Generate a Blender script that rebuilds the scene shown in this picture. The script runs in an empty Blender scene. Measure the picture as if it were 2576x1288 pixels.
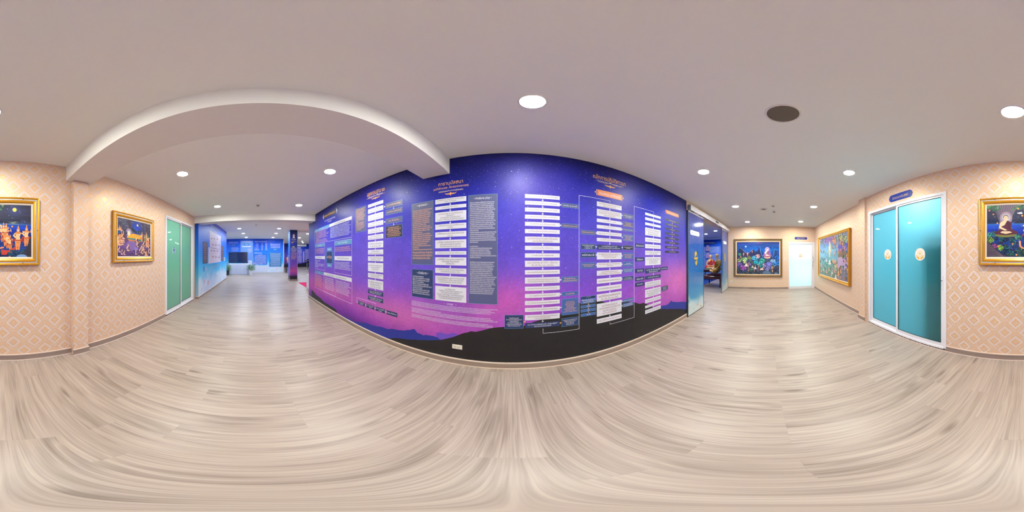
import bpy, bmesh, math, random
import numpy as np
from mathutils import Vector, Matrix
R = random.Random(7)
SC = bpy.context.scene
COL = SC.collection

# ------------------------------------------------------------------ camera, world, exposure
cd = bpy.data.cameras.new('camera')
cam = bpy.data.objects.new('camera', cd)
COL.objects.link(cam)
cam.location = (0, 0, 1.5)
cam.rotation_euler = (math.pi / 2, 0, 0)
cd.type = 'PANO'
if not hasattr(cd, 'cycles') and not hasattr(cd, 'panorama_type'):
    import addon_utils
    addon_utils.enable('cycles')
for holder in (getattr(cd, 'cycles', None), cd):
    try:
        holder.panorama_type = 'EQUIRECTANGULAR'
        holder.longitude_min, holder.longitude_max = -math.pi, math.pi
        holder.latitude_min, holder.latitude_max = -math.pi / 2, math.pi / 2
    except Exception:
        pass
SC.camera = cam
cd.clip_start = 0.02
w = bpy.data.worlds.new('world')
SC.world = w
w.use_nodes = True
w.node_tree.nodes['Background'].inputs[0].default_value = (0.8, 0.85, 1, 1)
w.node_tree.nodes['Background'].inputs[1].default_value = 0.3
vs = SC.view_settings
SC.display_settings.display_device = 'sRGB'
vs.view_transform = 'Standard'
vs.look = 'None'
vs.exposure = 0.0
vs.gamma = 1.0
vs.use_curve_mapping = False
try:
    SC.cycles.max_bounces = 8
    SC.cycles.diffuse_bounces = 6
    SC.cycles.use_adaptive_sampling = True
    SC.cycles.adaptive_threshold = 0.07
    SC.cycles.adaptive_min_samples = 12
    SC.cycles.glossy_bounces = 3
    SC.cycles.transmission_bounces = 4
    SC.cycles.transparent_max_bounces = 8
    SC.cycles.caustics_reflective = False
    SC.cycles.caustics_refractive = False
    SC.cycles.sample_clamp_indirect = 8.0
    SC.cycles.use_light_tree = False
except Exception:
    pass
LAMP = 515.0          # radiance of the corridor downlights
LAMP_HALL = 540.0    # downlights of the hall on the left
ROOM_LAMP = 48.0     # light panels behind the frosted doors
CZ = 2.835           # corridor ceiling
HZ = 3.06            # hall ceiling
MY = 1.8225          # plane of the purple mural
GY = -2.02           # plane of the gold wallpaper wall

# ------------------------------------------------------------------ measuring (photo pixel -> point on a known plane, metres)
def ang(u, v):
    return (u / 2576 - .5) * 2 * math.pi, (.5 - v / 1288) * math.pi
def on_y(u, v, y):
    az, el = ang(u, v)
    d = y / math.cos(az)
    return d * math.sin(az), 1.5 + d * math.tan(el)
def on_x(u, v, x):
    az, el = ang(u, v)
    d = x / math.sin(az)
    return d * math.cos(az), 1.5 + d * math.tan(el)
def on_z(u, v, z):
    az, el = ang(u, v)
    d = (z - 1.5) / math.tan(el)
    return d * math.sin(az), d * math.cos(az)

# ------------------------------------------------------------------ colours and materials
def lin(c):
    return tuple((x / 255 / 12.92) if x / 255 <= .04045 else ((x / 255 + .055) / 1.055) ** 2.4 for x in c)
MATS = {}
def mat(name, rgb=None, rough=.6, metal=0., spec=.5, coat=0., emit=None, estr=0., grain=0.):
    if name in MATS:
        return MATS[name]
    m = bpy.data.materials.new(name)
    m.use_nodes = True
    nt = m.node_tree
    b = nt.nodes['Principled BSDF']
    if rgb:
        b.inputs['Base Color'].default_value = lin(rgb) + (1,)
    b.inputs['Roughness'].default_value = rough
    b.inputs['Metallic'].default_value = metal
    b.inputs['Specular IOR Level'].default_value = spec
    b.inputs['Coat Weight'].default_value = coat
    b.inputs['Coat Roughness'].default_value = .08
    if emit:
        b.inputs['Emission Color'].default_value = lin(emit) + (1,)
        b.inputs['Emission Strength'].default_value = estr
    if grain:
        tc = nt.nodes.new('ShaderNodeTexCoord')
        n = nt.nodes.new('ShaderNodeTexNoise')
        n.inputs['Scale'].default_value = 40
        n.inputs['Detail'].default_value = 3
        nt.links.new(tc.outputs['Object'], n.inputs['Vector'])
        mx = nt.nodes.new('ShaderNodeMix')
        mx.data_type = 'RGBA'
        c = lin(rgb)
        mx.inputs[6].default_value = tuple(k * (1 - grain) for k in c) + (1,)
        mx.inputs[7].default_value = tuple(min(1, k * (1 + grain)) for k in c) + (1,)
        nt.links.new(n.outputs[0], mx.inputs[0])
        nt.links.new(mx.outputs[2], b.inputs['Base Color'])
    MATS[name] = m
    return m

class X:
    """tiny expression builder over math nodes"""
    nt = None
    def __init__(s, v):
        s.v = v
    @staticmethod
    def op(o, *a, clamp=False):
        n = X.nt.nodes.new('ShaderNodeMath')
        n.operation = o
        n.use_clamp = clamp
        for i, k in enumerate(a):
            k = k.v if isinstance(k, X) else k
            if isinstance(k, (int, float)):
                n.inputs[i].default_value = k
            else:
                X.nt.links.new(k, n.inputs[i])
        return X(n.outputs[0])
    def __add__(s, o): return X.op('ADD', s, o)
    def __radd__(s, o): return X.op('ADD', s, o)
    def __sub__(s, o): return X.op('SUBTRACT', s, o)
    def __rsub__(s, o): return X.op('SUBTRACT', o, s)
    def __mul__(s, o): return X.op('MULTIPLY', s, o)
    def __rmul__(s, o): return X.op('MULTIPLY', s, o)
    def __truediv__(s, o): return X.op('DIVIDE', s, o)
    def abs(s): return X.op('ABSOLUTE', s)
    def rnd(s): return X.op('ROUND', s)
    def sin(s): return X.op('SINE', s)
    def max(s, o): return X.op('MAXIMUM', s, o)
    def min(s, o): return X.op('MINIMUM', s, o)
    def ramp(s, a, b):     # 0 below a, 1 above b
        return X.op('MULTIPLY_ADD', s, 1. / (b - a), -a / (b - a), clamp=True)

def xyz(nt, kind='Object'):
    tc = nt.nodes.new('ShaderNodeTexCoord')
    sp = nt.nodes.new('ShaderNodeSeparateXYZ')
    nt.links.new(tc.outputs[kind], sp.inputs[0])
    return X(sp.outputs[0]), X(sp.outputs[1]), X(sp.outputs[2]), tc.outputs[kind]
def comb(nt, a, b, c):
    n = nt.nodes.new('ShaderNodeCombineXYZ')
    for i, k in enumerate((a, b, c)):
        k = k.v if isinstance(k, X) else k
        if isinstance(k, (int, float)):
            n.inputs[i].default_value = k
        else:
            nt.links.new(k, n.inputs[i])
    return n.outputs[0]
def mixc(nt, f, a, b, mode='MIX'):
    n = nt.nodes.new('ShaderNodeMix')
    n.data_type = 'RGBA'
    n.blend_type = mode
    for i, k in ((0, f), (6, a), (7, b)):
        k = k.v if isinstance(k, X) else k
        if isinstance(k, (int, float)):
            n.inputs[i].default_value = k
        elif isinstance(k, tuple):
            n.inputs[i].default_value = lin(k) + (1,)
        else:
            nt.links.new(k, n.inputs[i])
    return n.outputs[2]

def m_wallpaper():
    m = mat('gold_damask_wallpaper', (210, 188, 176), .5)
    nt = m.node_tree
    X.nt = nt
    b = nt.nodes['Principled BSDF']
    x, y, z, vec = xyz(nt)
    U = (x + y + 2.052) / .27
    V = (z - .173) / .30
    a = U + V
    c = U - V
    fa = a - a.rnd()
    fc = c - c.rnd()
    ul = ((fa + fc) * .5).abs()
    vl = (fa - fc) * .5
    va = vl.abs()
    D = fa.abs().max(fc.abs())
    # leafy filling, mirrored inside every cell
    vo = nt.nodes.new('ShaderNodeTexVoronoi')
    vo.feature = 'DISTANCE_TO_EDGE'
    vo.inputs['Scale'].default_value = 1
    nt.links.new(comb(nt, ul * 21, vl * 19 + ul * 6, 0), vo.inputs['Vector'])
    lace = X(vo.outputs['Distance']).ramp(.07, .13)
    wig = ((ul * 55).sin() * (va * 48).sin()) * .022
    Dw = D + wig
    inner = 1 - Dw.ramp(.215, .228)
    outer = Dw.ramp(.335, .348)
    curl = ((Dw * 150).sin()).ramp(-.2, .2)
    o2 = outer * (lace.max(1 - Dw.ramp(.352, .37)) * (1 - (curl * .45)))
    gold = (inner * (lace * .95)).max(o2)
    col = mixc(nt, gold, (224, 206, 196), (236, 180, 100))
    nt.links.new(col, b.inputs['Base Color'])
    nt.links.new((gold * .42).v, b.inputs['Metallic'])
    nt.links.new((.55 - gold * .20).v, b.inputs['Roughness'])
    bp = nt.nodes.new('ShaderNodeBump')
    bp.inputs['Strength'].default_value = .35
    bp.inputs['Distance'].default_value = .002
    nt.links.new(gold.v, bp.inputs['Height'])
    nt.links.new(bp.outputs[0], b.inputs['Normal'])
    return m

def m_laminate(name, ca, cb, cc, rough=.33, along='y', rnd=True):
    m = mat(name, ca, rough)
    nt = m.node_tree
    X.nt = nt
    b = nt.nodes['Principled BSDF']
    ge = nt.nodes.new('ShaderNodeNewGeometry')
    sp = nt.nodes.new('ShaderNodeSeparateXYZ')
    nt.links.new(ge.outputs['Position'], sp.inputs[0])
    x, y, z = (X(sp.outputs[i]) for i in range(3))
    if along == 'x':
        x, y = y + z, x
    oi = nt.nodes.new('ShaderNodeObjectInfo')
    r = X(oi.outputs['Random']) * (1 if rnd else 0)
    def noise(vx, vy, sc, det, dist=0.):
        n = nt.nodes.new('ShaderNodeTexNoise')
        n.inputs['Scale'].default_value = sc
        n.inputs['Detail'].default_value = det
        n.inputs['Distortion'].default_value = dist
        nt.links.new(comb(nt, vx, vy, r * 31), n.inputs['Vector'])
        return X(n.outputs[0])
    warp = noise(x * 5, y * .9, 1.2, 2) * .9
    fine = noise(x * 120 + warp * 6, y * 2.2, 1, 3)
    mid = noise(x * 34 + warp * 3, y * 1.1, 1, 4, .3)
    big = noise(x * 9, y * .7, 1, 2)
    # cathedral rings
    rg = (((x * 42 + warp * 14 + (y * .9) * (y * .9) * .0) * 1.0).sin()).abs()
    ringmask = noise(x * 4, y * 1.1, 1, 1).ramp(.52, .66)
    kn = nt.nodes.new('ShaderNodeTexVoronoi')
    kn.inputs['Scale'].default_value = 1
    nt.links.new(comb(nt, x * 5.5 + r * 9, y * 1.3 + r * 5, 0), kn.inputs['Vector'])
    knot = 1 - X(kn.outputs['Distance']).ramp(.03, .17)
    t = (fine * .5 + mid * .4 + big * .2 - .05)
    t = (t - .5) * .86 + .5 - ringmask * rg * .13 - knot * .26 + (r - .5) * .05
    c1 = mixc(nt, t.ramp(.25, .5), cb, ca)
    c2 = mixc(nt, t.ramp(.5, .72), c1, cc)
    nt.links.new(c2, b.inputs['Base Color'])
    nt.links.new((.30 + mid * .14).v, b.inputs['Roughness'])
    return m

def m_attr(name, stars=0., rough=.45, star_col=(205, 205, 240), scale=11., coat=0.):
    m = mat(name, (255, 255, 255), rough, coat=coat, spec=.28)
    nt = m.node_tree
    X.nt = nt
    b = nt.nodes['Principled BSDF']
    at = nt.nodes.new('ShaderNodeAttribute')
    at.attribute_name = 'Col'
    col = at.outputs['Color']
    if stars:
        x, y, z, vec = xyz(nt)
        for k, (sc, r0, amt) in enumerate(((scale, .05, 1.), (scale * 2.4, .075, .75), (scale * 4.5, .08, .4))):
            vo = nt.nodes.new('ShaderNodeTexVoronoi')
            vo.inputs['Scale'].default_value = sc
            vo.voronoi_dimensions = '2D'
            nt.links.new(comb(nt, x + k * 3.3, z + y * 1.7, 0), vo.inputs['Vector'])
            sp = nt.nodes.new('ShaderNodeSeparateXYZ')
            nt.links.new(vo.outputs['Color'], sp.inputs[0])
            rr = X(sp.outputs[0]).ramp(.35, 1.) * r0 * stars + .012
            f = 1 - (X(vo.outputs['Distance']) / rr).ramp(.55, 1.)
            sky = X(sp.outputs[1]) * amt
            hz = z.ramp(.45, 1.1)
            col = mixc(nt, f * sky * hz, col, star_col)
    nt.links.new(col, b.inputs['Base Color'])
    return m

def m_frost(name, tint, gloss=.16, diff=.25, surf=(230, 245, 245)):
    m = bpy.data.materials.new(name)
    m.use_nodes = True
    nt = m.node_tree
    nt.nodes.clear()
    out = nt.nodes.new('ShaderNodeOutputMaterial')
    tr = nt.nodes.new('ShaderNodeBsdfTranslucent')
    tr.inputs[0].default_value = lin(tint) + (1,)
    df = nt.nodes.new('ShaderNodeBsdfDiffuse')
    df.inputs[0].default_value = lin(surf) + (1,)
    gl = nt.nodes.new('ShaderNodeBsdfGlossy')
    gl.inputs[0].default_value = (1, 1, 1, 1)
    gl.inputs['Roughness'].default_value = .015
    fr = nt.nodes.new('ShaderNodeFresnel')
    fr.inputs[0].default_value = 1.5
    m1 = nt.nodes.new('ShaderNodeMixShader')
    m1.inputs[0].default_value = diff
    nt.links.new(tr.outputs[0], m1.inputs[1])
    nt.links.new(df.outputs[0], m1.inputs[2])
    m2 = nt.nodes.new('ShaderNodeMixShader')
    nt.links.new(fr.outputs[0], m2.inputs[0])
    nt.links.new(m1.outputs[0], m2.inputs[1])
    nt.links.new(gl.outputs[0], m2.inputs[2])
    nt.links.new(m2.outputs[0], out.inputs[0])
    return m

def m_glass(name):
    m = bpy.data.materials.new(name)
    m.use_nodes = True
    nt = m.node_tree
    nt.nodes.clear()
    out = nt.nodes.new('ShaderNodeOutputMaterial')
    tr = nt.nodes.new('ShaderNodeBsdfTransparent')
    gl = nt.nodes.new('ShaderNodeBsdfGlossy')
    gl.inputs['Roughness'].default_value = .01
    fr = nt.nodes.new('ShaderNodeFresnel')
    fr.inputs[0].default_value = 1.45
    m2 = nt.nodes.new('ShaderNodeMixShader')
    ge = nt.nodes.new('ShaderNodeNewGeometry')
    X.nt = nt
    nt.links.new((X(fr.outputs[0]) * (1 - X(ge.outputs['Backfacing']))).v, m2.inputs[0])
    nt.links.new(tr.outputs[0], m2.inputs[1])
    nt.links.new(gl.outputs[0], m2.inputs[2])
    nt.links.new(m2.outputs[0], out.inputs[0])
    return m

# ------------------------------------------------------------------ mesh helpers
class MB:
    def __init__(s):
        s.v, s.f, s.m, s.c = [], [], [], []
        s.smooth = []
    def add(s, vs_, fs, m=0, c=None, sm=False):
        o = len(s.v)
        s.v += [tuple(p) for p in vs_]
        for f in fs:
            s.f.append(tuple(o + i for i in f))
            s.m.append(m)
            s.c.append(c)
            s.smooth.append(sm)
    def box(s, x0, x1, y0, y1, z0, z1, m=0, c=None):
        p = [(x, y, z) for z in (z0, z1) for y in (y0, y1) for x in (x0, x1)]
        s.add(p, [(0, 2, 3, 1), (4, 5, 7, 6), (0, 1, 5, 4), (2, 6, 7, 3), (0, 4, 6, 2), (1, 3, 7, 5)], m, c)
        return s
    def bevbox(s, x0, x1, y0, y1, z0, z1, r=.01, m=0):
        bm = bmesh.new()
        bmesh.ops.create_cube(bm, size=1)
        bmesh.ops.scale(bm, vec=(x1 - x0, y1 - y0, z1 - z0), verts=bm.verts)
        bmesh.ops.translate(bm, vec=((x0 + x1) / 2, (y0 + y1) / 2, (z0 + z1) / 2), verts=bm.verts)
        bmesh.ops.bevel(bm, geom=bm.edges[:], offset=r, segments=2, affect='EDGES', profile=.5)
        bm.verts.index_update()
        s.add([v.co[:] for v in bm.verts], [[v.index for v in f.verts] for f in bm.faces], m)
        bm.free()
        return s
    def lathe(s, prof, cx=0, cy=0, n=24, m=0, axis='z', cz=0, sm=True, sy=1.):
        vs_, fs = [], []
        for r, h in prof:
            for k in range(n):
                a = 2 * math.pi * k / n
                if axis == 'z':
                    vs_.append((cx + r * math.cos(a), cy + r * math.sin(a) * sy, cz + h))
                elif axis == 'y':
                    vs_.append((cx + r * math.cos(a), cy + h, cz + r * math.sin(a)))
                else:
                    vs_.append((cx + h, cy + r * math.cos(a), cz + r * math.sin(a)))
        for i in range(len(prof) - 1):
            for k in range(n):
                k2 = (k + 1) % n
                fs.append((i * n + k, i * n + k2, (i + 1) * n + k2, (i + 1) * n + k))
        s.add(vs_, fs, m, None, sm)
        s.add(vs_[:n], [tuple(range(n))[::-1]], m)
        s.add(vs_[-n:], [tuple(range(n))], m)
        return s
    def tube(s, pts, r, n=8, m=0):
        pts = [Vector(p) for p in pts]
        rs = r if isinstance(r, (list, tuple)) else [r] * len(pts)
        vs_, fs = [], []
        for i, p in enumerate(pts):
            d = (pts[min(i + 1, len(pts) - 1)] - pts[max(i - 1, 0)]).normalized()
            q = d.to_track_quat('Z', 'Y')
            for k in range(n):
                a = 2 * math.pi * k / n
                vs_.append(p + q @ Vector((rs[i] * math.cos(a), rs[i] * math.sin(a), 0)))
        for i in range(len(pts) - 1):
            for k in range(n):
                k2 = (k + 1) % n
                fs.append((i * n + k, i * n + k2, (i + 1) * n + k2, (i + 1) * n + k))
        fs.append(tuple(range(n))[::-1])
        fs.append(tuple((len(pts) - 1) * n + k for k in range(n)))
        s.add(vs_, fs, m, None, True)
        return s
    def slab(s, pts, y0, y1, m=0, c=None):
        """outline in x,z given thickness along y (front at y1 < y0)"""
        n = len(pts)
        vs_ = [(p[0], y0, p[1]) for p in pts] + [(p[0], y1, p[1]) for p in pts]
        fs = [tuple(range(n, 2 * n)), tuple(range(n))[::-1]]
        fs += [(i, (i + 1) % n, n + (i + 1) % n, n + i) for i in range(n)]
        s.add(vs_, fs, m, c)
        return s
    def build(s, name, mats=None, parent=None, loc=(0, 0, 0), rotz=0.):
        me = bpy.data.meshes.new(name)
        me.from_pydata(s.v, [], s.f)
        if mats is None:
            mats = []
        for k in (mats if isinstance(mats, (list, tuple)) else [mats]):
            me.materials.append(k)
        me.polygons.foreach_set('material_index', s.m)
        me.polygons.foreach_set('use_smooth', s.smooth)
        if any(c is not None for c in s.c):
            at = me.color_attributes.new('Col', 'FLOAT_COLOR', 'CORNER')
            arr = []
            for f, c in zip(s.f, s.c):
                arr += (list(lin(c)) + [1.]) * len(f)
            at.data.foreach_set('color', arr)
        me.update()
        o = bpy.data.objects.new(name, me)
        COL.objects.link(o)
        o.location = loc
        o.rotation_euler = (0, 0, rotz)
        if parent:
            o.parent = parent
        return o

def empty(name, loc=(0, 0, 0), rotz=0.):
    o = bpy.data.objects.new(name, None)
    COL.objects.link(o)
    o.location = loc
    o.rotation_euler = (0, 0, rotz)
    o.empty_display_size = .1
    return o
def tag(o, label, cat, group=None, kind=None):
    o['label'] = label
    o['category'] = cat
    if group:
        o['group'] = group
    if kind:
        o['kind'] = kind
    return o
def struct(o, label=None):
    o['kind'] = 'structure'
    if label:
        o['label'] = label
    return o

def grid(name, x0, x1, z0, z1, nx, nz, colf, material, parent=None, loc=(0, 0, 0), rotz=0., y=0.):
    xs = np.linspace(x0, x1, nx + 1)
    zs = np.linspace(z0, z1, nz + 1)
    XX, ZZ = np.meshgrid(xs, zs)
    co = np.stack([XX.ravel(), np.full(XX.size, y), ZZ.ravel()], 1)
    i = np.arange(nx * nz)
    r, c = i // nx, i % nx
    a = r * (nx + 1) + c
    faces = np.stack([a, a + 1, a + nx + 2, a + nx + 1], 1)
    me = bpy.data.meshes.new(name)
    me.from_pydata(co.tolist(), [], faces.tolist())
    cc = np.clip(colf(XX.ravel(), ZZ.ravel()), 0, 255) / 255
    cc = np.where(cc <= .04045, cc / 12.92, ((cc + .055) / 1.055) ** 2.4)
    at = me.color_attributes.new('Col', 'FLOAT_COLOR', 'POINT')
    at.data.foreach_set('color', np.concatenate([cc, np.ones((len(cc), 1))], 1).ravel())
    me.materials.append(material)
    me.update()
    o = bpy.data.objects.new(name, me)
    COL.objects.link(o)
    o.location = loc
    o.rotation_euler = (0, 0, rotz)
    if parent:
        o.parent = parent
    return o

rs = np.random.RandomState(3)
def vnoise(x, z, f, seed=0):
    """smooth value noise, numpy"""
    x = np.asarray(x, float) * f + seed * 17.3
    z = np.asarray(z, float) * f + seed * 9.1
    xi, zi = np.floor(x).astype(int), np.floor(z).astype(int)
    fx, fz = x - xi, z - zi
    fx, fz = fx * fx * (3 - 2 * fx), fz * fz * (3 - 2 * fz)
    def h(a, b):
        n = np.sin(a * 127.1 + b * 311.7 + seed * 13.7) * 43758.5453
        return n - np.floor(n)
    return (h(xi, zi) * (1 - fx) + h(xi + 1, zi) * fx) * (1 - fz) + (h(xi, zi + 1) * (1 - fx) + h(xi + 1, zi + 1) * fx) * fz
def fbm(x, z, f, seed=0):
    return .5 * vnoise(x, z, f, seed) + .27 * vnoise(x, z, f * 2.1, seed + 1) + .23 * vnoise(x, z, f * 4.3, seed + 2)
def table(t, keys, cols):
    cols = np.array(cols, float)
    return np.stack([np.interp(t, keys, cols[:, i]) for i in range(3)], 1)

# ------------------------------------------------------------------ text
TEXTS = []
def text(body, cx, cz, w_, h_, material, parent, y=-.0022, align='CENTER', name='printed_text', fill=False):
    if not body.strip():
        return None
    cu = bpy.data.curves.new(name, 'FONT')
    cu.body = body
    cu.resolution_u = 3
    cu.align_x = align
    cu.materials.append(material)
    o = bpy.data.objects.new(name, cu)
    COL.objects.link(o)
    o.parent = parent
    o.rotation_euler = (math.pi / 2, 0, 0)
    TEXTS.append((o, cx, cz, w_, h_, y, align, fill))
    return o
def fit_texts():
    bpy.context.view_layer.update()
    for o, cx, cz, w_, h_, y, align, fill in TEXTS:
        bb = o.bound_box
        x0, x1 = min(b[0] for b in bb), max(b[0] for b in bb)
        y0, y1 = min(b[1] for b in bb), max(b[1] for b in bb)
        sx = w_ / max(x1 - x0, 1e-4)
        sz = h_ / max(y1 - y0, 1e-4)
        if not fill:
            sx = min(sx, sz * 1.25)
            sz = min(sz, sx * 1.35)
        o.scale = (sx, sz, 1)
        if align == 'LEFT':
            o.location = (cx - w_ / 2 - x0 * sx, y, cz - (y0 + y1) / 2 * sz)
        else:
            o.location = (cx - (x0 + x1) / 2 * sx, y, cz - (y0 + y1) / 2 * sz)
        # plain mesh instead of a font object
        me = bpy.data.meshes.new_from_object(o)
        me.name = o.name
        n = bpy.data.objects.new('tmp_text', me)
        COL.objects.link(n)
        n.parent, n.location, n.rotation_euler, n.scale = o.parent, o.location, o.rotation_euler, o.scale
        nm = o.name
        bpy.data.objects.remove(o)
        n.name = nm
# ------------------------------------------------------------------ shared materials
WALLP = m_wallpaper()
FLOORM = m_laminate('grey_oak_vinyl', (170, 154, 143), (128, 113, 103), (194, 180, 168))
SKIRT = m_laminate('skirting_laminate', (150, 131, 121), (122, 105, 98), (170, 152, 142), along='x')
CEIL = mat('ceiling_paint', (250, 250, 246), .9, spec=.1)
WHITE = mat('white_paint', (238, 234, 230), .55)
ALU = mat('white_aluminium', (232, 230, 234), .3, spec=.6)
CAP = mat('pale_bead', (226, 208, 194), .4)
DARKGAP = mat('dark_seal', (45, 60, 62), .5)
STEEL = mat('brushed_steel', (190, 188, 186), .28, metal=1.)
CHROME = mat('chrome', (215, 215, 220), .12, metal=1.)
BLACK = mat('black_plastic', (22, 22, 24), .35)
SKYM = m_attr('mural_print', stars=1., rough=.42)
ARTM = m_attr('painted_canvas', rough=.55)
BLUEM = m_attr('blue_mural_print', stars=1., rough=.4, star_col=(190, 225, 255), scale=7.)
GOLDP = mat('gold_print', (240, 175, 90), .5)
WPRINT = mat('white_print', (225, 222, 240), .5)
PALE = mat('pale_box_print', (212, 212, 226), .45)
NAVY = mat('navy_box_print', (32, 52, 100), .45)
NAVY2 = mat('dark_box_print', (36, 36, 66), .45)
SLATE = mat('slate_box_print', (78, 84, 128), .45)
TEAL = mat('teal_box_print', (86, 140, 186), .45)
STEELB = mat('steel_blue_box_print', (62, 92, 158), .45)
ORNG = mat('orange_box_print', (232, 140, 88), .45)
GREYT = mat('grey_ink', (88, 80, 104), .6)
REDT = mat('red_brown_ink', (140, 80, 92), .6)
PEACH = mat('peach_ink', (238, 178, 140), .6)
BLUEP = mat('sign_blue', (20, 52, 150), .3)
GOLDM = mat('gold_leaf', (226, 176, 66), .3, metal=.55)
GOLDF = mat('gilt_frame', (222, 160, 42), .3, metal=.6, grain=.12)
SILVF = mat('silver_frame', (205, 196, 186), .35, metal=.35)
PANE = m_glass('picture_glass')

# ------------------------------------------------------------------ floor
def rect(name, x0, x1, y0, y1, z0, z1, m, parent=None):
    b = MB()
    b.box(x0, x1, y0, y1, z0, z1)
    return b.build(name, m, parent)
UNDER = mat('floor_underlay', (120, 105, 96), .8)
fl = rect('floor', -20.6, 12.7, -4.3, 9.1, -.12, -.002, UNDER)
struct(fl, 'grey oak vinyl plank floor')
PW, PL = .1835, 1.22
def plank_mesh(L):
    b = MB()
    g = .0002
    b.box(-PW / 2 + g, PW / 2 - g, g, L - g, -.0019, 0)
    me = bpy.data.meshes.new('plank')
    me.from_pydata(b.v, [], b.f)
    me.materials.append(FLOORM)
    return me
full = plank_mesh(PL)
count = 0
rest = MB()
def lay(x0, x1, y0, y1, single, seed):
    global count
    rr = random.Random(seed)
    n = int(math.ceil((x1 - x0) / PW))
    for i in range(n):
        cx = x0 + (i + .5) * PW
        y = y0 - rr.choice([0, .3, .55, .8, 1.0]) * PL
        while y < y1:
            a, b_ = max(y, y0), min(y + PL, y1)
            if b_ - a > .03:
                if single and count < 290:
                    me = full if (b_ - a) > PL - 1e-4 else plank_mesh(b_ - a)
                    o = bpy.data.objects.new('plank', me)
                    COL.objects.link(o)
                    o.location = (cx, a, 0)
                    o.parent = fl
                    count += 1
                else:
                    g = .0002
                    rest.box(cx - PW / 2 + g, cx + PW / 2 - g, a + g, b_ - g, -.0019, 0)
            y += PL
lay(-5.02, 7.35, -2.17, 1.86, True, 2)
XA = -5.02 - 56 * PW
lay(XA, -5.02 - .001, -4.1, 1.95, False, 3)
lay(XA, -5.02 - .001, 1.95, 9., False, 4)
lay(XA - 29 * PW, XA - .001, 2.4, 9., False, 5)
lay(3.2, 12.6, 1.86, 7.6, False, 6)
o = rest.build('plank_field', FLOORM, fl)
o['kind'] = 'stuff'

# ------------------------------------------------------------------ ceilings and beams
b = MB()
b.box(-5.0, 7.4, -2.35, 1.95, CZ, CZ + .1)
b.box(3.2, 12.7, 1.95, 7.7, CZ, CZ + .1)
struct(b.build('ceiling', CEIL), 'plain white corridor ceiling')
b = MB()
b.box(-20.6, -5.3, -4.3, 9.1, HZ, HZ + .1)
b.box(-5.3, -2.9, 1.96, 9.1, HZ, HZ + .1)
struct(b.build('ceiling_hall', CEIL), 'white ceiling of the hall')
def skewbeam(name, xf0, xf1, xb0, xb1, z0, z1, y0=-2.05, y1=MY):
    # front edge from (xf0,y0) to (xf1,y1), back edge xb0..xb1
    p = [(xf0, y0), (xf1, y1), (xb1, y1), (xb0, y0)]
    vs_ = [(x, y, z) for z in (z0, z1) for x, y in p]
    bb = MB()
    bb.add(vs_, [(0, 3, 2, 1), (4, 5, 6, 7), (0, 1, 5, 4), (1, 2, 6, 5), (2, 3, 7, 6), (3, 0, 4, 7)])
    return bb.build(name, WHITE)
struct(skewbeam('trim_1', -.867, -.734, -1.236, -1.105, 2.588, CZ + .01, y0=-2.02), 'white boxed ceiling beam nearest the camera')
struct(skewbeam('trim_2', -5.085, -4.771, -5.46, -5.16, 2.61, HZ + .05, y0=-2.1, y1=MY + .12), 'white boxed ceiling beam at the hall entrance')
struct(rect('trim_3', -9.9, -9.46, 2.45, 9.0, 3.0, HZ + .01, WHITE), 'shallow ceiling drop in the hall')

# ------------------------------------------------------------------ gold wallpaper walls
D1 = (1.042, 2.83, .05, 2.452)      # door_1 opening x0,x1,z0,z1
D2 = (-4.972, -3.238, .06, 2.487)
b = MB()
def wallseg(x0, x1, z0, z1, y=GY, t=.16):
    b.box(x0, x1, y - t, y, z0, z1)
wallseg(D1[1], 2.95, 0, CZ)
wallseg(D2[1], D1[0], 0, CZ)
wallseg(-5.12, D2[0], 0, CZ)
wallseg(D1[0], D1[1], D1[3], CZ)
wallseg(D2[0], D2[1], D2[3], CZ)
wallseg(D1[0], D1[1], 0, D1[2])
wallseg(D2[0], D2[1], 0, D2[2])
wb = b.build('wall_back', WALLP)
struct(wb, 'gold damask wallpaper wall with the two sliding doors')
b = MB()
b.box(3.15, 7.25, -2.3, -2.13, 0, CZ)
struct(b.build('wall_back_right', WALLP), 'gold damask wallpaper wall behind the large gilt painting')
struct(rect('wall_pilaster_left', -1.17, -.945, -2.03, -1.945, 0, 2.58, WALLP), 'shallow wallpapered pilaster under the beam')
struct(rect('wall_pilaster_right', 2.945, 3.19, -2.25, -1.985, 0, CZ, WALLP), 'shallow wallpapered pilaster beside the turquoise sliding door')
# end wall with door_3 opening: y -.92 .. -2.136
D3 = (-2.136, -.92, .0, 2.132)
EX = 7.23
b = MB()
b.box(EX, EX + .16, D3[1], 1.85, 0, CZ)
b.box(EX, EX + .16, -2.2, D3[0], 0, CZ)
b.box(EX, EX + .16, D3[0], D3[1], D3[3], CZ)
struct(b.build('wall_right', WALLP), 'gold damask end wall')
# front wall: header over the automatic door
b = MB()
b.box(3.33, 7.23, MY, MY + .12, 2.60, CZ)
struct(b.build('wall_front_header', WALLP), 'gold strip above the automatic door')

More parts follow.
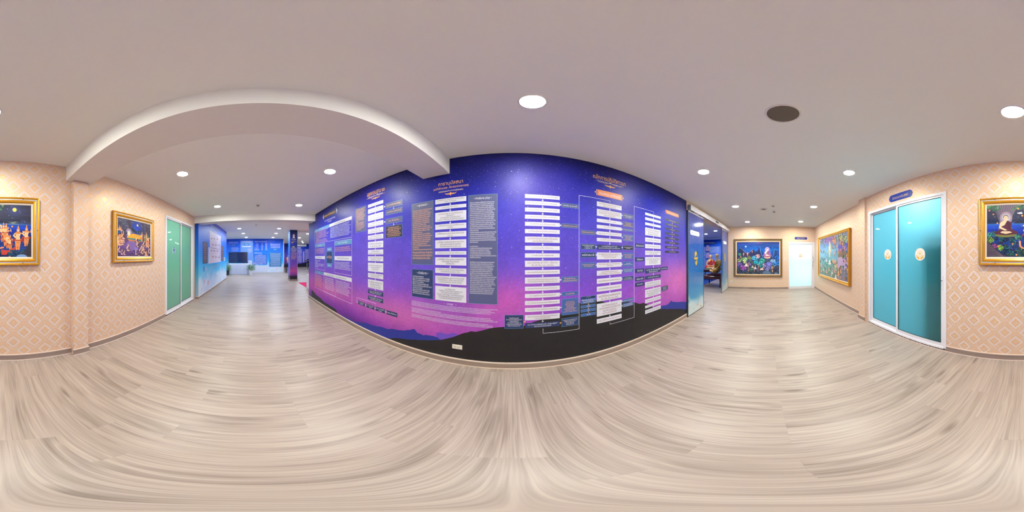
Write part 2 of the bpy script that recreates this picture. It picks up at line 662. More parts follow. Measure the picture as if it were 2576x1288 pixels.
# ------------------------------------------------------------------ purple mural wall
MX0, MX1 = -5.42, 3.332
keys = [0, .3, .6, .8, 1.0, 1.3, 1.7, 2.1, 2.45, 2.85, 3.1]
def muralcol(x, z):
    n = fbm(x, z, 1.1, 5) - .5
    t = z + n * .35
    base = table(t, keys, [(70, 25, 110), (120, 45, 165), (150, 62, 176), (140, 70, 186), (118, 68, 192), (98, 72, 194), (76, 62, 190), (34, 38, 178), (12, 22, 140), (8, 12, 92), (8, 10, 74)])
    # pink horizon glows; lavender patches higher up also paint lamp scallops into the print
    for cx, cz, sx, sz, c, k in ((-3.9, .62, 1.1, .22, (205, 105, 178), .8), (-4.9, .55, .7, .3, (196, 70, 170), .7), (-1.6, .62, 1.1, .3, (200, 105, 175), .8), (-.05, .95, .5, .3, (205, 90, 170), .75), (3.0, .95, 1.0, .45, (206, 110, 180), .9), (2.2, .7, .7, .3, (170, 80, 190), .5),
                              (-2.2, 1.8, .8, 1.0, (120, 88, 190), .45), (.25, 2.3, .6, .5, (120, 92, 186), .5), (1.5, 2.1, .35, .8, (124, 92, 188), .45), (.8, .5, .8, .4, (100, 70, 205), .6)):
        g = np.exp(-((x - cx) / sx) ** 2 - ((z - cz) / sz) ** 2)[:, None] * k
        base = base * (1 - g) + np.array(c) * g
    base *= (1 + (fbm(x, z, 5, 9)[:, None] - .5) * .16)
    base *= (1 + (rs.rand(len(x), 1) - .5) * .07)
    return base
wf = grid('wall_front', MX0, MX1, 0, CZ + .02, 420, 140, muralcol, SKYM, loc=(0, MY, 0))
struct(wf, 'purple starry sky mural wall with printed Thai flow charts')
grid('upper_mural', MX0, -5.0, CZ + .02, HZ, 12, 8, muralcol, SKYM, parent=wf)
b = MB()
b.box(MX0 + .001, MX1 - .001, .003, .12, 0, CZ + .02)
b.box(MX0 + .001, -5.3, .003, .12, CZ, HZ)
b.build('wall_core', WHITE, wf)

# mountains, measured as skylines
def skyline(name, pts, m, y, base=.0):
    pp = [on_y(u, v, MY) for u, v in pts]
    q = MB()
    for (xa, za), (xb, zb) in zip(pp[:-1], pp[1:]):
        n = max(1, int((xb - xa) / .05))
        for i in range(n):
            t0, t1 = i / n, (i + 1) / n
            j0 = (vnoise((xa + (xb - xa) * t0) * 30, 0, 1, 3) - .5) * .012
            j1 = (vnoise((xa + (xb - xa) * t1) * 30, 0, 1, 3) - .5) * .012
            p0 = (xa + (xb - xa) * t0, za + (zb - za) * t0 + float(j0))
            p1 = (xa + (xb - xa) * t1, za + (zb - za) * t1 + float(j1))
            q.add([(p0[0], y, base), (p1[0], y, base), (p1[0], y, max(base, p1[1])), (p0[0], y, max(base, p0[1]))], [(0, 1, 2, 3)])
    return q.build(name, m, wf)
MBLUE = mat('mountain_blue', (30, 46, 148), .5, grain=.25)
MFAR = mat('far_hill_purple', (104, 72, 190), .5)
MDARK = mat('mountain_black', (27, 25, 30), .5, grain=.25)
skyline('printed_hill', [(1098, 838), (1110, 836.5), (1125, 841), (1140, 837.5), (1150, 840), (1160, 850)], MFAR, -.0002)
skyline('printed_mountain', [(849.5, 792), (866, 796.5), (883, 803.5), (894, 809.7), (912, 810.4), (927.7, 814.6), (947.3, 821), (961, 823), (975, 828), (986.5, 827.2), (1000, 830), (1017.5, 831.6), (1024.5, 829.3), (1031.4, 830.5), (1039, 827), (1044, 829.5), (1050, 837.5), (1058, 839.8), (1065, 844.5), (1071, 842.7), (1088.5, 844.5), (1099, 848.5), (1107, 853.8), (1125, 860)], MBLUE, -.0004)
skyline('printed_mountain', [(1640, 778), (1662, 769.3), (1669.5, 768), (1677, 767.4), (1683, 763), (1688.8, 755.6), (1692, 759), (1696.8, 758.7), (1701.8, 760), (1714, 759.3), (1726.5, 759)], MBLUE, -.0004)
skyline('printed_foreground', [(784, 728), (790, 735), (795, 742), (806, 750), (816, 760), (830, 769), (838, 773.4), (844, 778), (849.5, 787), (855, 797), (880, 815), (910, 833), (940, 845), (976.7, 851), (1000, 850.5), (1035, 854.4), (1070, 856), (1105, 855.5), (1125.8, 851.4), (1143, 846.2), (1156, 842), (1166.5, 837.5), (1177, 835.7), (1185, 833), (1196.8, 835.1), (1215, 831), (1233, 825.8), (1256, 823), (1285, 822), (1316, 820), (1345, 809), (1361, 804.4), (1385, 800), (1409, 792), (1412, 786), (1430, 772), (1444, 768), (1454, 761.7), (1460, 762.5), (1480, 758), (1500, 754.6), (1515, 757.5), (1530, 762), (1550, 762), (1566.5, 760), (1578, 758.7), (1594.4, 760.5), (1608.6, 764.3), (1618.6, 761.8), (1629.8, 766), (1643, 773), (1662, 776.7), (1677, 777.3), (1705.5, 776.7), (1726.5, 778)], MDARK, -.0006)

# ---- printed panels
def rowz(u, v):
    return on_y(u, v, MY)[1]
def colx(u):
    return on_y(u, 644, MY)[0]
PH = ['การเดินจงกรมควรมีสติระลึกรู้', 'ให้เห็นความจริงของกาย', 'พิจารณาร่างกายนี้เป็นธรรมดา', 'ความไม่เที่ยง เป็นทุกข์ เป็นอนัตตา', 'ระลึกถึงพระพุทธ พระธรรม พระสงฆ์',
      'ตั้งสติไว้เฉพาะหน้า', 'จิตสงบเป็นสมาธิ', 'กำหนดลมหายใจเข้าออก', 'ยืน เดิน นั่ง นอน มีสติ', 'ละความยึดมั่นถือมั่น', 'เห็นกายในกายอยู่เนือง ๆ', 'หลังจากนั้น จึงนั่งสมาธิ', 'ให้ใจอยู่กับคำบริกรรม', 'น้อมเข้ามาดูกายเรา']
TH = '๐๑๒๓๔๕๖๗๘๙'
def thn(n):
    return ''.join(TH[int(c)] for c in str(n))
def para(n, width, seed):
    r_ = random.Random(seed)
    out = []
    for _ in range(n):
        s_ = ''
        while len(s_) < width:
            s_ += r_.choice(PH).replace(' ', '') + (' ' if r_.random() < .3 else '')
        out.append(s_[:width] if r_.random() < .86 else s_[:max(6, int(width * r_.uniform(.3, .8)))])
    return '\n'.join(out)
def panel(x0, x1, z0, z1, m, border=None, arrow=0, hor=0, par=None, nm='printed_panel', y=-.0012, amat=None):
    q = MB()
    mats = [m, border or WPRINT, amat or WPRINT]
    q.box(x0, x1, y, y + .0010, z0, z1, 0)
    if border:
        t = .0035
        for a in ((x0 - t, x1 + t, z1, z1 + t), (x0 - t, x1 + t, z0 - t, z0), (x0 - t, x0, z0, z1), (x1, x1 + t, z0, z1)):
            q.box(a[0], a[1], y, y + .0010, a[2], a[3], 1)
    cx = (x0 + x1) / 2
    if arrow:
        g = arrow
        q.box(cx - .0025, cx + .0025, y, y + .001, z0 - g * .55, z0 - .003, 2)
        q.slab([(cx - .013, z0 - g * .55), (cx, z0 - g * .95), (cx + .013, z0 - g * .55)], y + .001, y, 2)
    if hor:
        zc = (z0 + z1) / 2
        s_ = 1 if hor > 0 else -1
        xe = x1 if hor > 0 else x0
        q.box(min(xe, xe + hor * .6), max(xe, xe + hor * .6), y, y + .001, zc - .003, zc + .003, 2)
        q.slab([(xe + hor * .5, zc - .014), (xe + hor * .98, zc), (xe + hor * .5, zc + .014)], y + .001, y, 2)
    return q.build(nm, mats, par or wf)
def chain(uL, uR, uref, rows, start=1, ink=None, hor=None, lines=None, texts=None):
    x0, x1 = colx(uL), colx(uR)
    n = len(rows)
    for i, rw in enumerate(rows):
        v0, v1 = rw[0], rw[1]
        dark = len(rw) > 2 and rw[2]
        z1, z0 = rowz(uref, v0), rowz(uref, v1)
        gap = (z0 - rowz(uref, rows[i + 1][0])) if i + 1 < n else 0
        o = panel(x0, x1, z0, z1, NAVY if dark else PALE, arrow=gap, amat=WPRINT)
        h = z1 - z0
        w_ = x1 - x0
        nl = max(1, int(round(h / .048)))
        body = (thn(start + i) + ') ')
        if texts and i < len(texts):
            body += texts[i]
            nl = texts[i].count('\n') + 1
        else:
            body += '\n'.join(R.choice(PH) for _ in range(nl))
        text(body, (x0 + x1) / 2, (z0 + z1) / 2, w_ * .86, h * (.44 if nl == 1 else .78), WPRINT if dark else (ink or GREYT), o)
def note(uL, uR, uref, v0, v1, m=None, border=None, ink=None, body=None, nl=1, hor=0, arrow=0, amat=None, y=-.0012):
    x0, x1 = colx(uL), colx(uR)
    z1, z0 = rowz(uref, v0), rowz(uref, v1)
    o = panel(x0, x1, z0, z1, m or SLATE, border=border, hor=hor, arrow=arrow, amat=amat, y=y)
    if body is None:
        body = '\n'.join(R.choice(PH) for _ in range(nl))
    nl = body.count('\n') + 1
    text(body, (x0 + x1) / 2, (z0 + z1) / 2, (x1 - x0) * .86, (z1 - z0) * (.45 if nl == 1 else .82), ink or WPRINT, o)
    return o
def lines(uL, uR, uref, v0, v1, n, width, ink, seed, par=None, align='LEFT'):
    x0, x1 = colx(uL), colx(uR)
    z1, z0 = rowz(uref, v0), rowz(uref, v1)
    return text(para(n, width, seed), (x0 + x1) / 2, (z0 + z1) / 2, x1 - x0, z1 - z0, ink, par or wf, align=align, fill=True)
def ornament(cx, cz, w_, par=None):
    q = MB()
    for s_ in (-1, 1):
        for a, r_ in ((.14, .016), (.27, .012), (.38, .009)):
            px_ = cx + s_ * w_ * a
            q.slab([(px_ - w_ * .07, cz), (px_, cz - r_), (px_ + w_ * .07, cz), (px_, cz + r_)], -.0002, -.0013, 0)
        q.slab([(cx + s_ * w_ * .4, cz - .004), (cx + s_ * w_ * .5, cz + .004), (cx + s_ * w_ * .56, cz + .018), (cx + s_ * w_ * .46, cz + .010)][::s_], -.0002, -.0013, 0)
        q.box(min(cx + s_ * w_ * .2, cx + s_ * w_ * 1.15), max(cx + s_ * w_ * .2, cx + s_ * w_ * 1.15), -.0012, -.0002, cz + .034, cz + .037, 0)
    q.slab([(cx - .012, cz), (cx, cz + .03), (cx + .012, cz), (cx, cz - .03)], -.0002, -.0014, 0)
    return q.build('printed_ornament', GOLDP, par or wf)
def title(body, uL, uR, uc, v, h, ink=GOLDP):
    x0, x1 = colx(uL), colx(uR)
    return text(body, (x0 + x1) / 2, rowz(uc, v), x1 - x0, h, ink, wf, fill=True, name='printed_title')

# column B (centre-left chart)
title('กายานุปัสสนา', 1103, 1164.8, 1134, 460.5, .075)
title('(นวสีวถิกาบรรพ : พิจารณาจากซากศพ)', 1091, 1179, 1134, 471, .045, PEACH)
title('• ธุดงค์กรรมฐาน โดย พระอาจารย์กรรมฐาน •', 1103, 1166, 1134, 479, .026, WPRINT)
ornament(colx(1133.5), rowz(1133.5, 487), .14)
chain(1095, 1173.1, 1173.1, [(493.1, 505.3), (512.2, 520.8), (528, 552.5), (559.7, 573.4), (580.4, 594.1), (601.7, 623.2), (631.6, 640.5), (647.7, 668.2), (675.9, 689.6), (696.8, 717.9), (724.1, 762)],
      texts=['พึงพิจารณา ป่าช้าทั้งเก้า และนำมาเทียบ\nกายเรา ว่ามีอยู่จริง', 'น้อมเข้ามาดูกายเราว่า', 'ร่างกาย (ขันธ์ ๕) ของเราก็เป็นอย่างนี้\n"เป็นธรรมดา"\nไม่ล่วงพ้นไปได้ จะต้องเป็นอย่างนี้\nจะแก้ไขว่า "ยังเป็นความจริงที่เที่ยงไม่มีแล้ว"',
             'ให้พิจารณากายของเรา และพิจารณากาย\nของผู้อื่น', 'ให้เห็นธรรมดา (ความเป็นไป) คือความเกิด\nของกาย', 'ให้เห็นความเสื่อมไปของกาย เพราะมีการ\nเปลี่ยนแปลงตลอดเวลา (อนิจจัง)\nตั้งแต่เด็กจนกระทั่ง แก่ เจ็บ ตาย',
             'ให้เห็นความเกิด แก่ เจ็บ ตาย เป็นเรื่องธรรมดา', 'ดังนั้นให้เรา (จิต) ยอมรับความจริงข้อนี้ว่า\nว่าเกิดมาแล้ว ต้องตายทุกคน\nไม่มีใครหนีพ้น', 'ให้เห็นความจริงว่า ร่างกายเป็นเพียง\nที่อาศัยชั่วคราวของเรา (จิต)',
             'ความเป็นอัตตา (อุปาทาน) ในร่างกายนี้\nจะไม่ยึดมั่นอะไร ๆ ในโลก เพราะร่างกายนี้\nจะต้องแตกสลายไป (อนิจจา) ในที่สุด', 'วิปัสสนาญาณ\n"ไม่ยึดถือว่า ร่างกายเป็นเรา เป็นของเรา เรา\nไม่มี ในร่างกาย ร่างกายไม่มีในเรา"\nเป็นการละ "สักกายทิฏฐิ" จะบังเกิดขึ้นด้วยปัญญา\nซึ่งเป็นสังโยชน์ข้อแรกของความยึดถือตัวตน\nจะบรรลุอริยะขั้นต้นคือพระโสดาบันขึ้นไป)'])
o = note(1036.4, 1089.5, 1089.5, 504.7, 666, SLATE, TEAL, WPRINT, body=' ')
text('• พุทธพจน์ •', colx(1063), rowz(1063, 516.5), .17, .045, WPRINT, o)
lines(1038.5, 1086.8, 1086.8, 522, 630, 22, 34, PEACH, 11, o)
lines(1038.5, 1088, 1088, 631, 652, 3, 32, PEACH, 12, o)
o = note(1036.8, 1089, 1089, 679.8, 752.5, NAVY, TEAL, WPRINT, body=' ')
text('• คำอธิบาย •', colx(1063), rowz(1063, 686.3), .17, .045, WPRINT, o)
lines(1038.5, 1086.5, 1086.5, 695.5, 744, 10, 32, WPRINT, 13, o)
o = note(1179.2, 1250.8, 1250.8, 487.8, 765.5, SLATE, TEAL, WPRINT, body=' ')
text('• คำอธิบาย (ต่อ) •', colx(1214), rowz(1214, 498.5), .2, .06, WPRINT, o)
lines(1182, 1248.3, 1248.3, 505, 610, 22, 46, WPRINT, 14, o)
lines(1182, 1248.3, 1248.3, 617, 649.5, 7, 46, WPRINT, 15, o)
lines(1182, 1249, 1249, 657.5, 741, 18, 46, WPRINT, 16, o)
text('•   บทสรุป   •', colx(1132), rowz(1132, 765.5), .16, .034, WPRINT, wf)
lines(1036, 1252, 1144, 770.5, 785, 4, 150, WPRINT, 17)
lines(1036, 1252, 1144, 789, 803.5, 4, 150, WPRINT, 18)
lines(1036, 1240, 1144, 807, 817, 3, 140, WPRINT, 19)

# column C
chain(1320.6, 1408, 1320.6, [(488.4, 498), (505, 514.6), (521.9, 532), (539.9, 550), (557.9, 568), (576.1, 586.6), (595, 610), (618.3, 629), (637.3, 648.2), (655.9, 671.3), (679.7, 690.7), (698.3, 713.6), (721.3, 731.9), (739.6, 749.7), (757.3, 767.7), (774.9, 784.8), (792.7, 805.9), (812.9, 825.7, 1)], ink=REDT,
      texts=['การเดินจงกรมควรมีเวลาเดินสม่ำเสมอ', 'ควรเดินจงกรมให้มีระยะทางพอเหมาะ', 'การเดินกับเดินจงกรมให้จิตจดจ่ออยู่กับคำบริกรรม', 'บริกรรมในใจคำใดก็ได้ในเวลาเดินจงกรม', 'เวลาเดิน เราเอาจิตดูลมหายใจ', 'ให้จิตอยู่กับคำบริกรรมตลอดเวลา',
             'ถ้าเกิดเมื่อยจากการเดิน ก็ให้หยุดยืน\nจนหายเมื่อยแล้วจึงเดินต่อ', 'พอเดินเสร็จ นั่งพักก่อน', 'หลังจากนั้น จึงนั่งสมาธิ', 'การทำสมาธิ ทำได้ ๔ อิริยาบถ\nคือ นั่ง ยืน นอน และเดิน', 'ควรระลึกถึงพระพุทธ พระธรรม พระสงฆ์', 'การทำสมาธิไม่ควรนั่งต่อเนื่องนานเกินไป เพราะ\nร่างกายจะเมื่อยมากจนเกินไป จิตก็จะกระวนกระวาย',
             'หากง่วง ให้ลุกขึ้นล้างหน้าแปรงฟันหรือเดินจงกรม', 'ปฏิบัติไปตามที่มีแต่วันประจำ', 'เมื่อเลิกจากนอนแล้ว ก็ให้นั่งสมาธิ', 'นั่งในท่าที่สบายให้จิตสงบได้เป็นที่สุด', 'หากนั่งแล้วง่วง ให้ลุกขึ้นเดินจงกรมก่อนทำต่อ\nหลังจากนั้นจึงนั่งสมาธิต่อ', 'การทำความเพียรดีควรเป็น "มัชฌิมาปฏิปทา"\nเดินตามทางสายกลางที่พอดี'])
note(1270, 1316, 1270, 793, 825.7, NAVY, TEAL, WPRINT, nl=6, hor=.03, amat=GOLDP)
note(1413.5, 1454, 1413.5, 511, 520.5, SLATE, TEAL, WPRINT, body='เวลาเดิน ๓๐-๖๐ นาที', hor=-.03)
note(1413.5, 1454, 1413.5, 562.5, 571.5, SLATE, TEAL, PEACH, body='ไม่น้อยกว่า ๑๕-๓๐ นาที', hor=-.03)
note(1413.5, 1454, 1413.5, 697.3, 709.7, STEELB, TEAL, PEACH, body='ให้หยุดพักเป็นระยะ\nเปลี่ยนไปทำอย่างอื่นได้', hor=-.03)
note(1413.5, 1454, 1413.5, 735.6, 744.3, STEELB, TEAL, PEACH, body='ตามกำลัง', hor=-.03)
note(1413.5, 1454, 1413.5, 753.2, 792.7, STEELB, TEAL, PEACH, nl=8, hor=-.03)
note(1413.5, 1454, 1413.5, 802, 821.5, NAVY, TEAL, WPRINT, nl=4, hor=-.03, amat=GOLDP)
def wire(pts, t=.004):
    q = MB()
    for (xa, za), (xb, zb) in zip(pts[:-1], pts[1:]):
        q.box(min(xa, xb) - t / 2, max(xa, xb) + t / 2, -.0012, -.0004, min(za, zb) - t / 2, max(za, zb) + t / 2)
    xe, ze = pts[-1]
    return q.build('printed_line', WPRINT, wf)
x1366, x1457, x1534, x1595, x1644 = colx(1366), colx(1456.8), colx(1534.4), colx(1595.2), colx(1644)
wire([(x1366, rowz(1366, 827)), (x1366, rowz(1366, 838.5)), (x1457, rowz(1366, 838.5)), (x1457, rowz(1456.8, 491.4)), (x1534, rowz(1456.8, 491.4)), (x1534, rowz(1534, 510))])
wire([(x1534, rowz(1534, 811)), (x1534, rowz(1534, 811) - .03), (x1595, rowz(1534, 811) - .03), (x1595, rowz(1595.2, 519)), (x1644, rowz(1595.2, 519)), (x1644, rowz(1644, 537))])

# column D
title('หลักการปฏิบัติภาวนา', 1492, 1572.9, 1532, 453, .095)
title('• โอวาทหลวงปู่ ธรรมบรรยาย ๒๔๘๘ •', 1499, 1568, 1533, 461.5, .03, WPRINT)
ornament(colx(1535), rowz(1535, 470), .16)
chain(1501.4, 1563.5, 1501.4, [(506.3, 518.2), (525.1, 542.4), (549.4, 558.1), (565.1, 573.8), (581.3, 590.5), (598, 606.6), (615.1, 627.5, 1), (634.9, 652.8), (661.1, 673.5), (681.3, 693.7), (701.6, 714.1), (721.4, 734.3), (740.9, 758.9), (764.9, 796.9), (803, 814.6)], start=18, ink=REDT,
      texts=['ให้ทำความเพียรอย่างสม่ำเสมอ\nเพื่อความสงบแห่งจิต', 'ในการกำหนดจิตเบื้องต้นให้\nนั่งขัดสมาธิ "เท้าขวาทับเท้าซ้าย"\nมือขวาทับมือซ้าย', 'แล้วให้ทำความรู้สึก', 'หลับตาสบาย ๆ', 'ตั้งสติ กำหนดรู้ลมหายใจเข้าออก', 'ให้จิตนิ่งอยู่กับคำบริกรรมเท่านั้น', 'จิตใดที่ไม่ได้ฐานจะใช้ "พุทโธ"\nและอานาปานสติกรรมฐาน (ลมหายใจเข้าออก)',
             'เมื่อจิตเป็นหนึ่งเดียวกับอารมณ์ที่กำหนด\nเป็นหนึ่งเดียวอยู่อย่างนั้น เรียกว่า\n"ขณิกสมาธิ" อุปจารสมาธิ', 'จิตตั้งอยู่ในความสงบต่อเนื่อง\nเกิดปีติสุข', 'ใช้สติปัญญาพิจารณา\nตามสติปัฏฐาน กายเวทนาจิตธรรม'])
note(1461.6, 1497.4, 1461.6, 579.1, 588.2, SLATE, TEAL, PEACH, body='ให้สังเกตดูว่ามีอาการ', hor=.03)
note(1461.6, 1497.4, 1461.6, 613.4, 626.2, NAVY, TEAL, WPRINT, body='จิตสงบเป็นอารมณ์เดียว\n- หายใจเข้า "พุท"\n- หายใจออก "โธ"', hor=.03)
note(1461.6, 1497.4, 1461.6, 635.1, 647.2, NAVY, TEAL, WPRINT, body='ขณิกสมาธิ', hor=.03)
note(1461.6, 1497.4, 1461.6, 661.9, 674.7, STEELB, TEAL, PEACH, nl=2, hor=.03)
note(1461.6, 1498, 1461.6, 747.3, 751.9, NAVY, TEAL, WPRINT, body='อุปจารสมาธิ')
note(1461.6, 1498, 1461.6, 752.5, 764.5, STEELB, TEAL, WPRINT, nl=2, arrow=.03, amat=GOLDP)
note(1461.6, 1498, 1461.6, 769.5, 775.6, STEELB, TEAL, WPRINT, body='กาย', arrow=.02, amat=GOLDP)
note(1461.6, 1498, 1461.6, 779.7, 785.8, STEELB, TEAL, WPRINT, body='จิต', arrow=.02, amat=GOLDP)
note(1461.6, 1498, 1461.6, 790.7, 796.6, STEELB, TEAL, WPRINT, body='สมาธิ')
for v0, v1, m_, nl in ((536.6, 548, SLATE, 2), (557.5, 569, SLATE, 3), (574.5, 580, SLATE, 1), (589, 605.3, STEELB, 4), (617.4, 628, NAVY2, 2), (636.6, 650.8, STEELB, 3), (659.3, 670, STEELB, 2), (676, 685.9, STEELB, 2), (697, 706, NAVY, 2), (754, 760.5, STEELB, 1), (765, 772.7, STEELB, 2)):
    note(1567, 1592.8, 1567, v0, v1, m_, TEAL, PEACH if nl > 2 else WPRINT, nl=nl, hor=-.025)
def ribbon(uL, uR, uref, v0, v1, body, m_, ink, edge):
    x0, x1 = colx(uL), colx(uR)
    z1, z0 = rowz(uref, v0), rowz(uref, v1)
    o = panel(x0, x1, z0, z1, m_)
    h = z1 - z0
    q = MB()
    for s_, xe in ((-1, x0), (1, x1)):
        q.slab([(xe + s_ * .008, z0 - h * .1), (xe + s_ * h * .16, z0 + h * .08), (xe + s_ * h * .22, z0 + h * .26), (xe + s_ * h * .5, z0 + h * .5), (xe + s_ * h * .22, z0 + h * .74), (xe + s_ * h * .16, z0 + h * .92), (xe + s_ * .008, z1 + h * .1)][::s_], -.0002, -.0012, 0)
        q.slab([(xe + s_ * .02, z0 + h * .22), (xe + s_ * h * .14, z0 + h * .4), (xe + s_ * h * .32, z0 + h * .5), (xe + s_ * h * .14, z0 + h * .6), (xe + s_ * .02, z0 + h * .78)][::s_], -.0012, -.0016, 1)
    q.build('printed_finial', [edge, SLATE], o)
    text(body, (x0 + x1) / 2, (z0 + z1) / 2, (x1 - x0) * .86, h * .5, ink, o, fill=True)
    return o
ribbon(1503, 1563.9, 1503, 476.3, 490.9, 'เดินจงกรม และนั่งสมาธิ', ORNG, WPRINT, PEACH)

# column E
chain(1622.9, 1662, 1622.9, [(534.2, 540.4), (546, 552.8), (559, 565.5), (571.8, 591.3), (596.9, 607.7), (613.7, 624.2), (630.2, 641.6), (646.6, 668), (675.8, 688.3, 1), (695.1, 704, 1), (710.2, 724.5), (729.5, 749.4), (754.1, 763.7), (769.6, 776), (780.8, 790.4)], start=33)
for v0, v1, t_ in ((612.2, 622.4, 'อัปปนาสมาธิ'), (647.5, 657.8, 'วิปัสสนา'), (676.7, 686.9, 'ฌาน'), (697.8, 707.8, 'มีสมาบัติ'), (712, 722, 'จิตหลุดพ้น')):
    note(1598, 1620.7, 1598, v0, v1, NAVY, None, WPRINT, body=t_)
note(1664, 1679.7, 1664, 671.7, 680, NAVY, None, WPRINT, body='ญาณทัสสนะ')
note(1664, 1679.7, 1664, 721.4, 733.2, NAVY, None, WPRINT, nl=4)
# column F
ribbon(1675.7, 1706, 1675.7, 527.6, 536.6, 'ลำดับญาณสมาธิ', ORNG, WPRINT, PEACH)
F_ = [(548.7, 553.7), (560, 565.2), (571.7, 577), (583.5, 588.8), (595, 600.6), (606.6, 612), (618.4, 624.2), (630.4, 636)]
for i, (v0, v1) in enumerate(F_):
    gap = rowz(1672.6, v1) - rowz(1672.6, F_[i + 1][0]) if i < 7 else 0
    note(1672.6, 1707.4, 1672.6, v0, v1, NAVY2, None, WPRINT, body=thn(i + 1) + ') ' + PH[(i * 3) % len(PH)], arrow=gap, amat=PEACH)

# column A
title('อสุภกรรมฐาน ๑๐', 924, 967.5, 945, 485, .1)
title('• ธุดงค์กรรมฐาน โดย พระอาจารย์กรรมฐาน •', 926, 964, 945, 491.5, .035, WPRINT)
ornament(colx(944.5), rowz(944.5, 498), .2)
chain(925.9, 964.1, 964, [(502.8, 510.9), (515.6, 527.4), (532.3, 548.2), (553.1, 564.9), (570.3, 582.9), (587.7, 599.7), (605.3, 622.3), (627.3, 639.9), (644.8, 657.7), (662.2, 686), (690.7, 703.1), (708.2, 731), (736.1, 747, 1), (752.8, 763.6, 1)])
o = note(894.7, 921, 921, 517, 580.2, SLATE, TEAL, WPRINT, body=' ')
lines(896.5, 919, 919, 520, 576, 16, 22, PEACH, 31, o)
note(970.5, 1012, 1012, 502, 514.6, SLATE, TEAL, PEACH, body='๑๖) การพิจารณาอสุภะ', hor=-.05, arrow=.05)
note(970.5, 1012, 1012, 520.2, 532.6, SLATE, TEAL, PEACH, body='๑๗) เมื่อใกล้จะตาย ให้มีสติกำหนดรู้')
note(970.5, 1012, 1012, 543.4, 556.6, SLATE, TEAL, PEACH, body='๑๘) ถ้าไม่เห็น', hor=-.05, arrow=.05)
o = note(970.5, 1012, 1012, 563.7, 594.7, NAVY2, TEAL, PEACH, nl=6)
for i, (ua, ub, v0, v1) in enumerate(((901, 918, 762, 771), (922, 942, 770.3, 779.6), (945.5, 968.7, 778.4, 788.8), (973, 999.6, 787.7, 798.6))):
    note(ua, ub, ub, v0, v1, NAVY, None, WPRINT, body=('๑๙) เมื่อเห็น\nสุคติภพ', '๒๐) พรหมโลก\nวิมุตติ', '๒๑) หลุดพ้น\nกิเลส', '๒๒) นิพพาน')[i], hor=-.04)
za, zb = rowz(897.5, 748), rowz(945, 764.5)
wire([(colx(897.5), rowz(897.5, 760)), (colx(897.5), za), (colx(945), za), (colx(945), zb)])

# column 0 (table at the left end)
def frame_box(uL, uR, uref, v0, v1):
    x0, x1 = colx(uL), colx(uR)
    z1, z0 = rowz(uref, v0), rowz(uref, v1)
    wire([(x0, z1), (x1, z1), (x1, z0), (x0, z0), (x0, z1)], t=.0055)
frame_box(792.1, 885.3, 885.3, 552, 596.4)
note(792.1, 828.6, 828.6, 564.3, 570.8, TEAL, None, WPRINT, body='ทุกข์ ความจริงที่ควรรู้')
note(828.6, 885.3, 885.3, 543.3, 552.2, PALE, None, GREYT, body='ตามความเห็นชอบตามธรรม')
lines(795, 827, 827, 573, 605, 11, 30, PEACH, 41)
lines(831, 883, 883, 555, 589, 9, 46, WPRINT, 42)
note(841.7, 885, 885, 601.1, 613.2, TEAL, None, WPRINT, body='มรรค ๘ สัมมาทิฏฐิ')
lines(843, 883, 883, 618, 632, 3, 34, PEACH, 43)
note(841.7, 885, 885, 644.5, 656.4, PALE, None, GREYT, body='การเจริญวิปัสสนาญาณ')
lines(843, 883, 883, 660, 682, 6, 34, WPRINT, 44)
frame_box(841.7, 885, 885, 601, 693.7)
note(792.5, 817.3, 817.3, 612.3, 619.5, TEAL, None, WPRINT, body='นิโรธ ความดับ')
lines(794, 815, 815, 623, 638, 4, 22, PEACH, 45)
note(792.5, 817.3, 817.3, 644.2, 652, PALE, None, GREYT, body='ความเพียรชอบ')
lines(794, 815, 815, 655, 675, 5, 22, WPRINT, 46)
frame_box(792.5, 817.3, 817.3, 612, 680.5)
note(822.2, 835, 835, 622, 631, TEAL, None, WPRINT, body='อริยสัจ')
note(818.5, 840, 840, 632, 662.5, STEELB, TEAL, WPRINT, body=' ')
note(822.6, 834.6, 834.6, 632.8, 661.8, NAVY, None, PEACH, body=' ', y=-.0022)
text('มหาสติปัฏฐาน', (colx(822.6) + colx(834.6)) / 2, rowz(834.6, 647), .3, .09, PEACH, wf, y=-.0034, fill=True)
note(822.2, 835, 835, 663.5, 673, TEAL, None, WPRINT, body='ปัญญา')
note(792.3, 814.7, 814.7, 684.8, 691.4, TEAL, None, WPRINT, body='สมุทัย')
note(814.7, 885, 885, 699.5, 709.2, PALE, None, GREYT, body='ความไม่ยึดมั่นถือมั่น     และการปล่อยวางสังขาร')
lines(794, 813, 813, 695, 727, 9, 24, PEACH, 47)
lines(817, 842, 842, 702, 735, 7, 30, WPRINT, 48)
lines(846, 883, 883, 713, 748, 8, 34, WPRINT, 49)
frame_box(792.3, 885.3, 885.3, 709.5, 764.5)
frame_box(814.7, 844.2, 844.2, 698.5, 746)
ribbon(814.5, 845.5, 830, 532, 544, 'ธรรมาธิปัญญา', NAVY2, GOLDP, WPRINT)
text('โอวาทปาติโมกข์ พระธรรมคำสอน\n• วาทะธรรม •', colx(829), rowz(829, 553.5), .62, .1, WPRINT, wf)

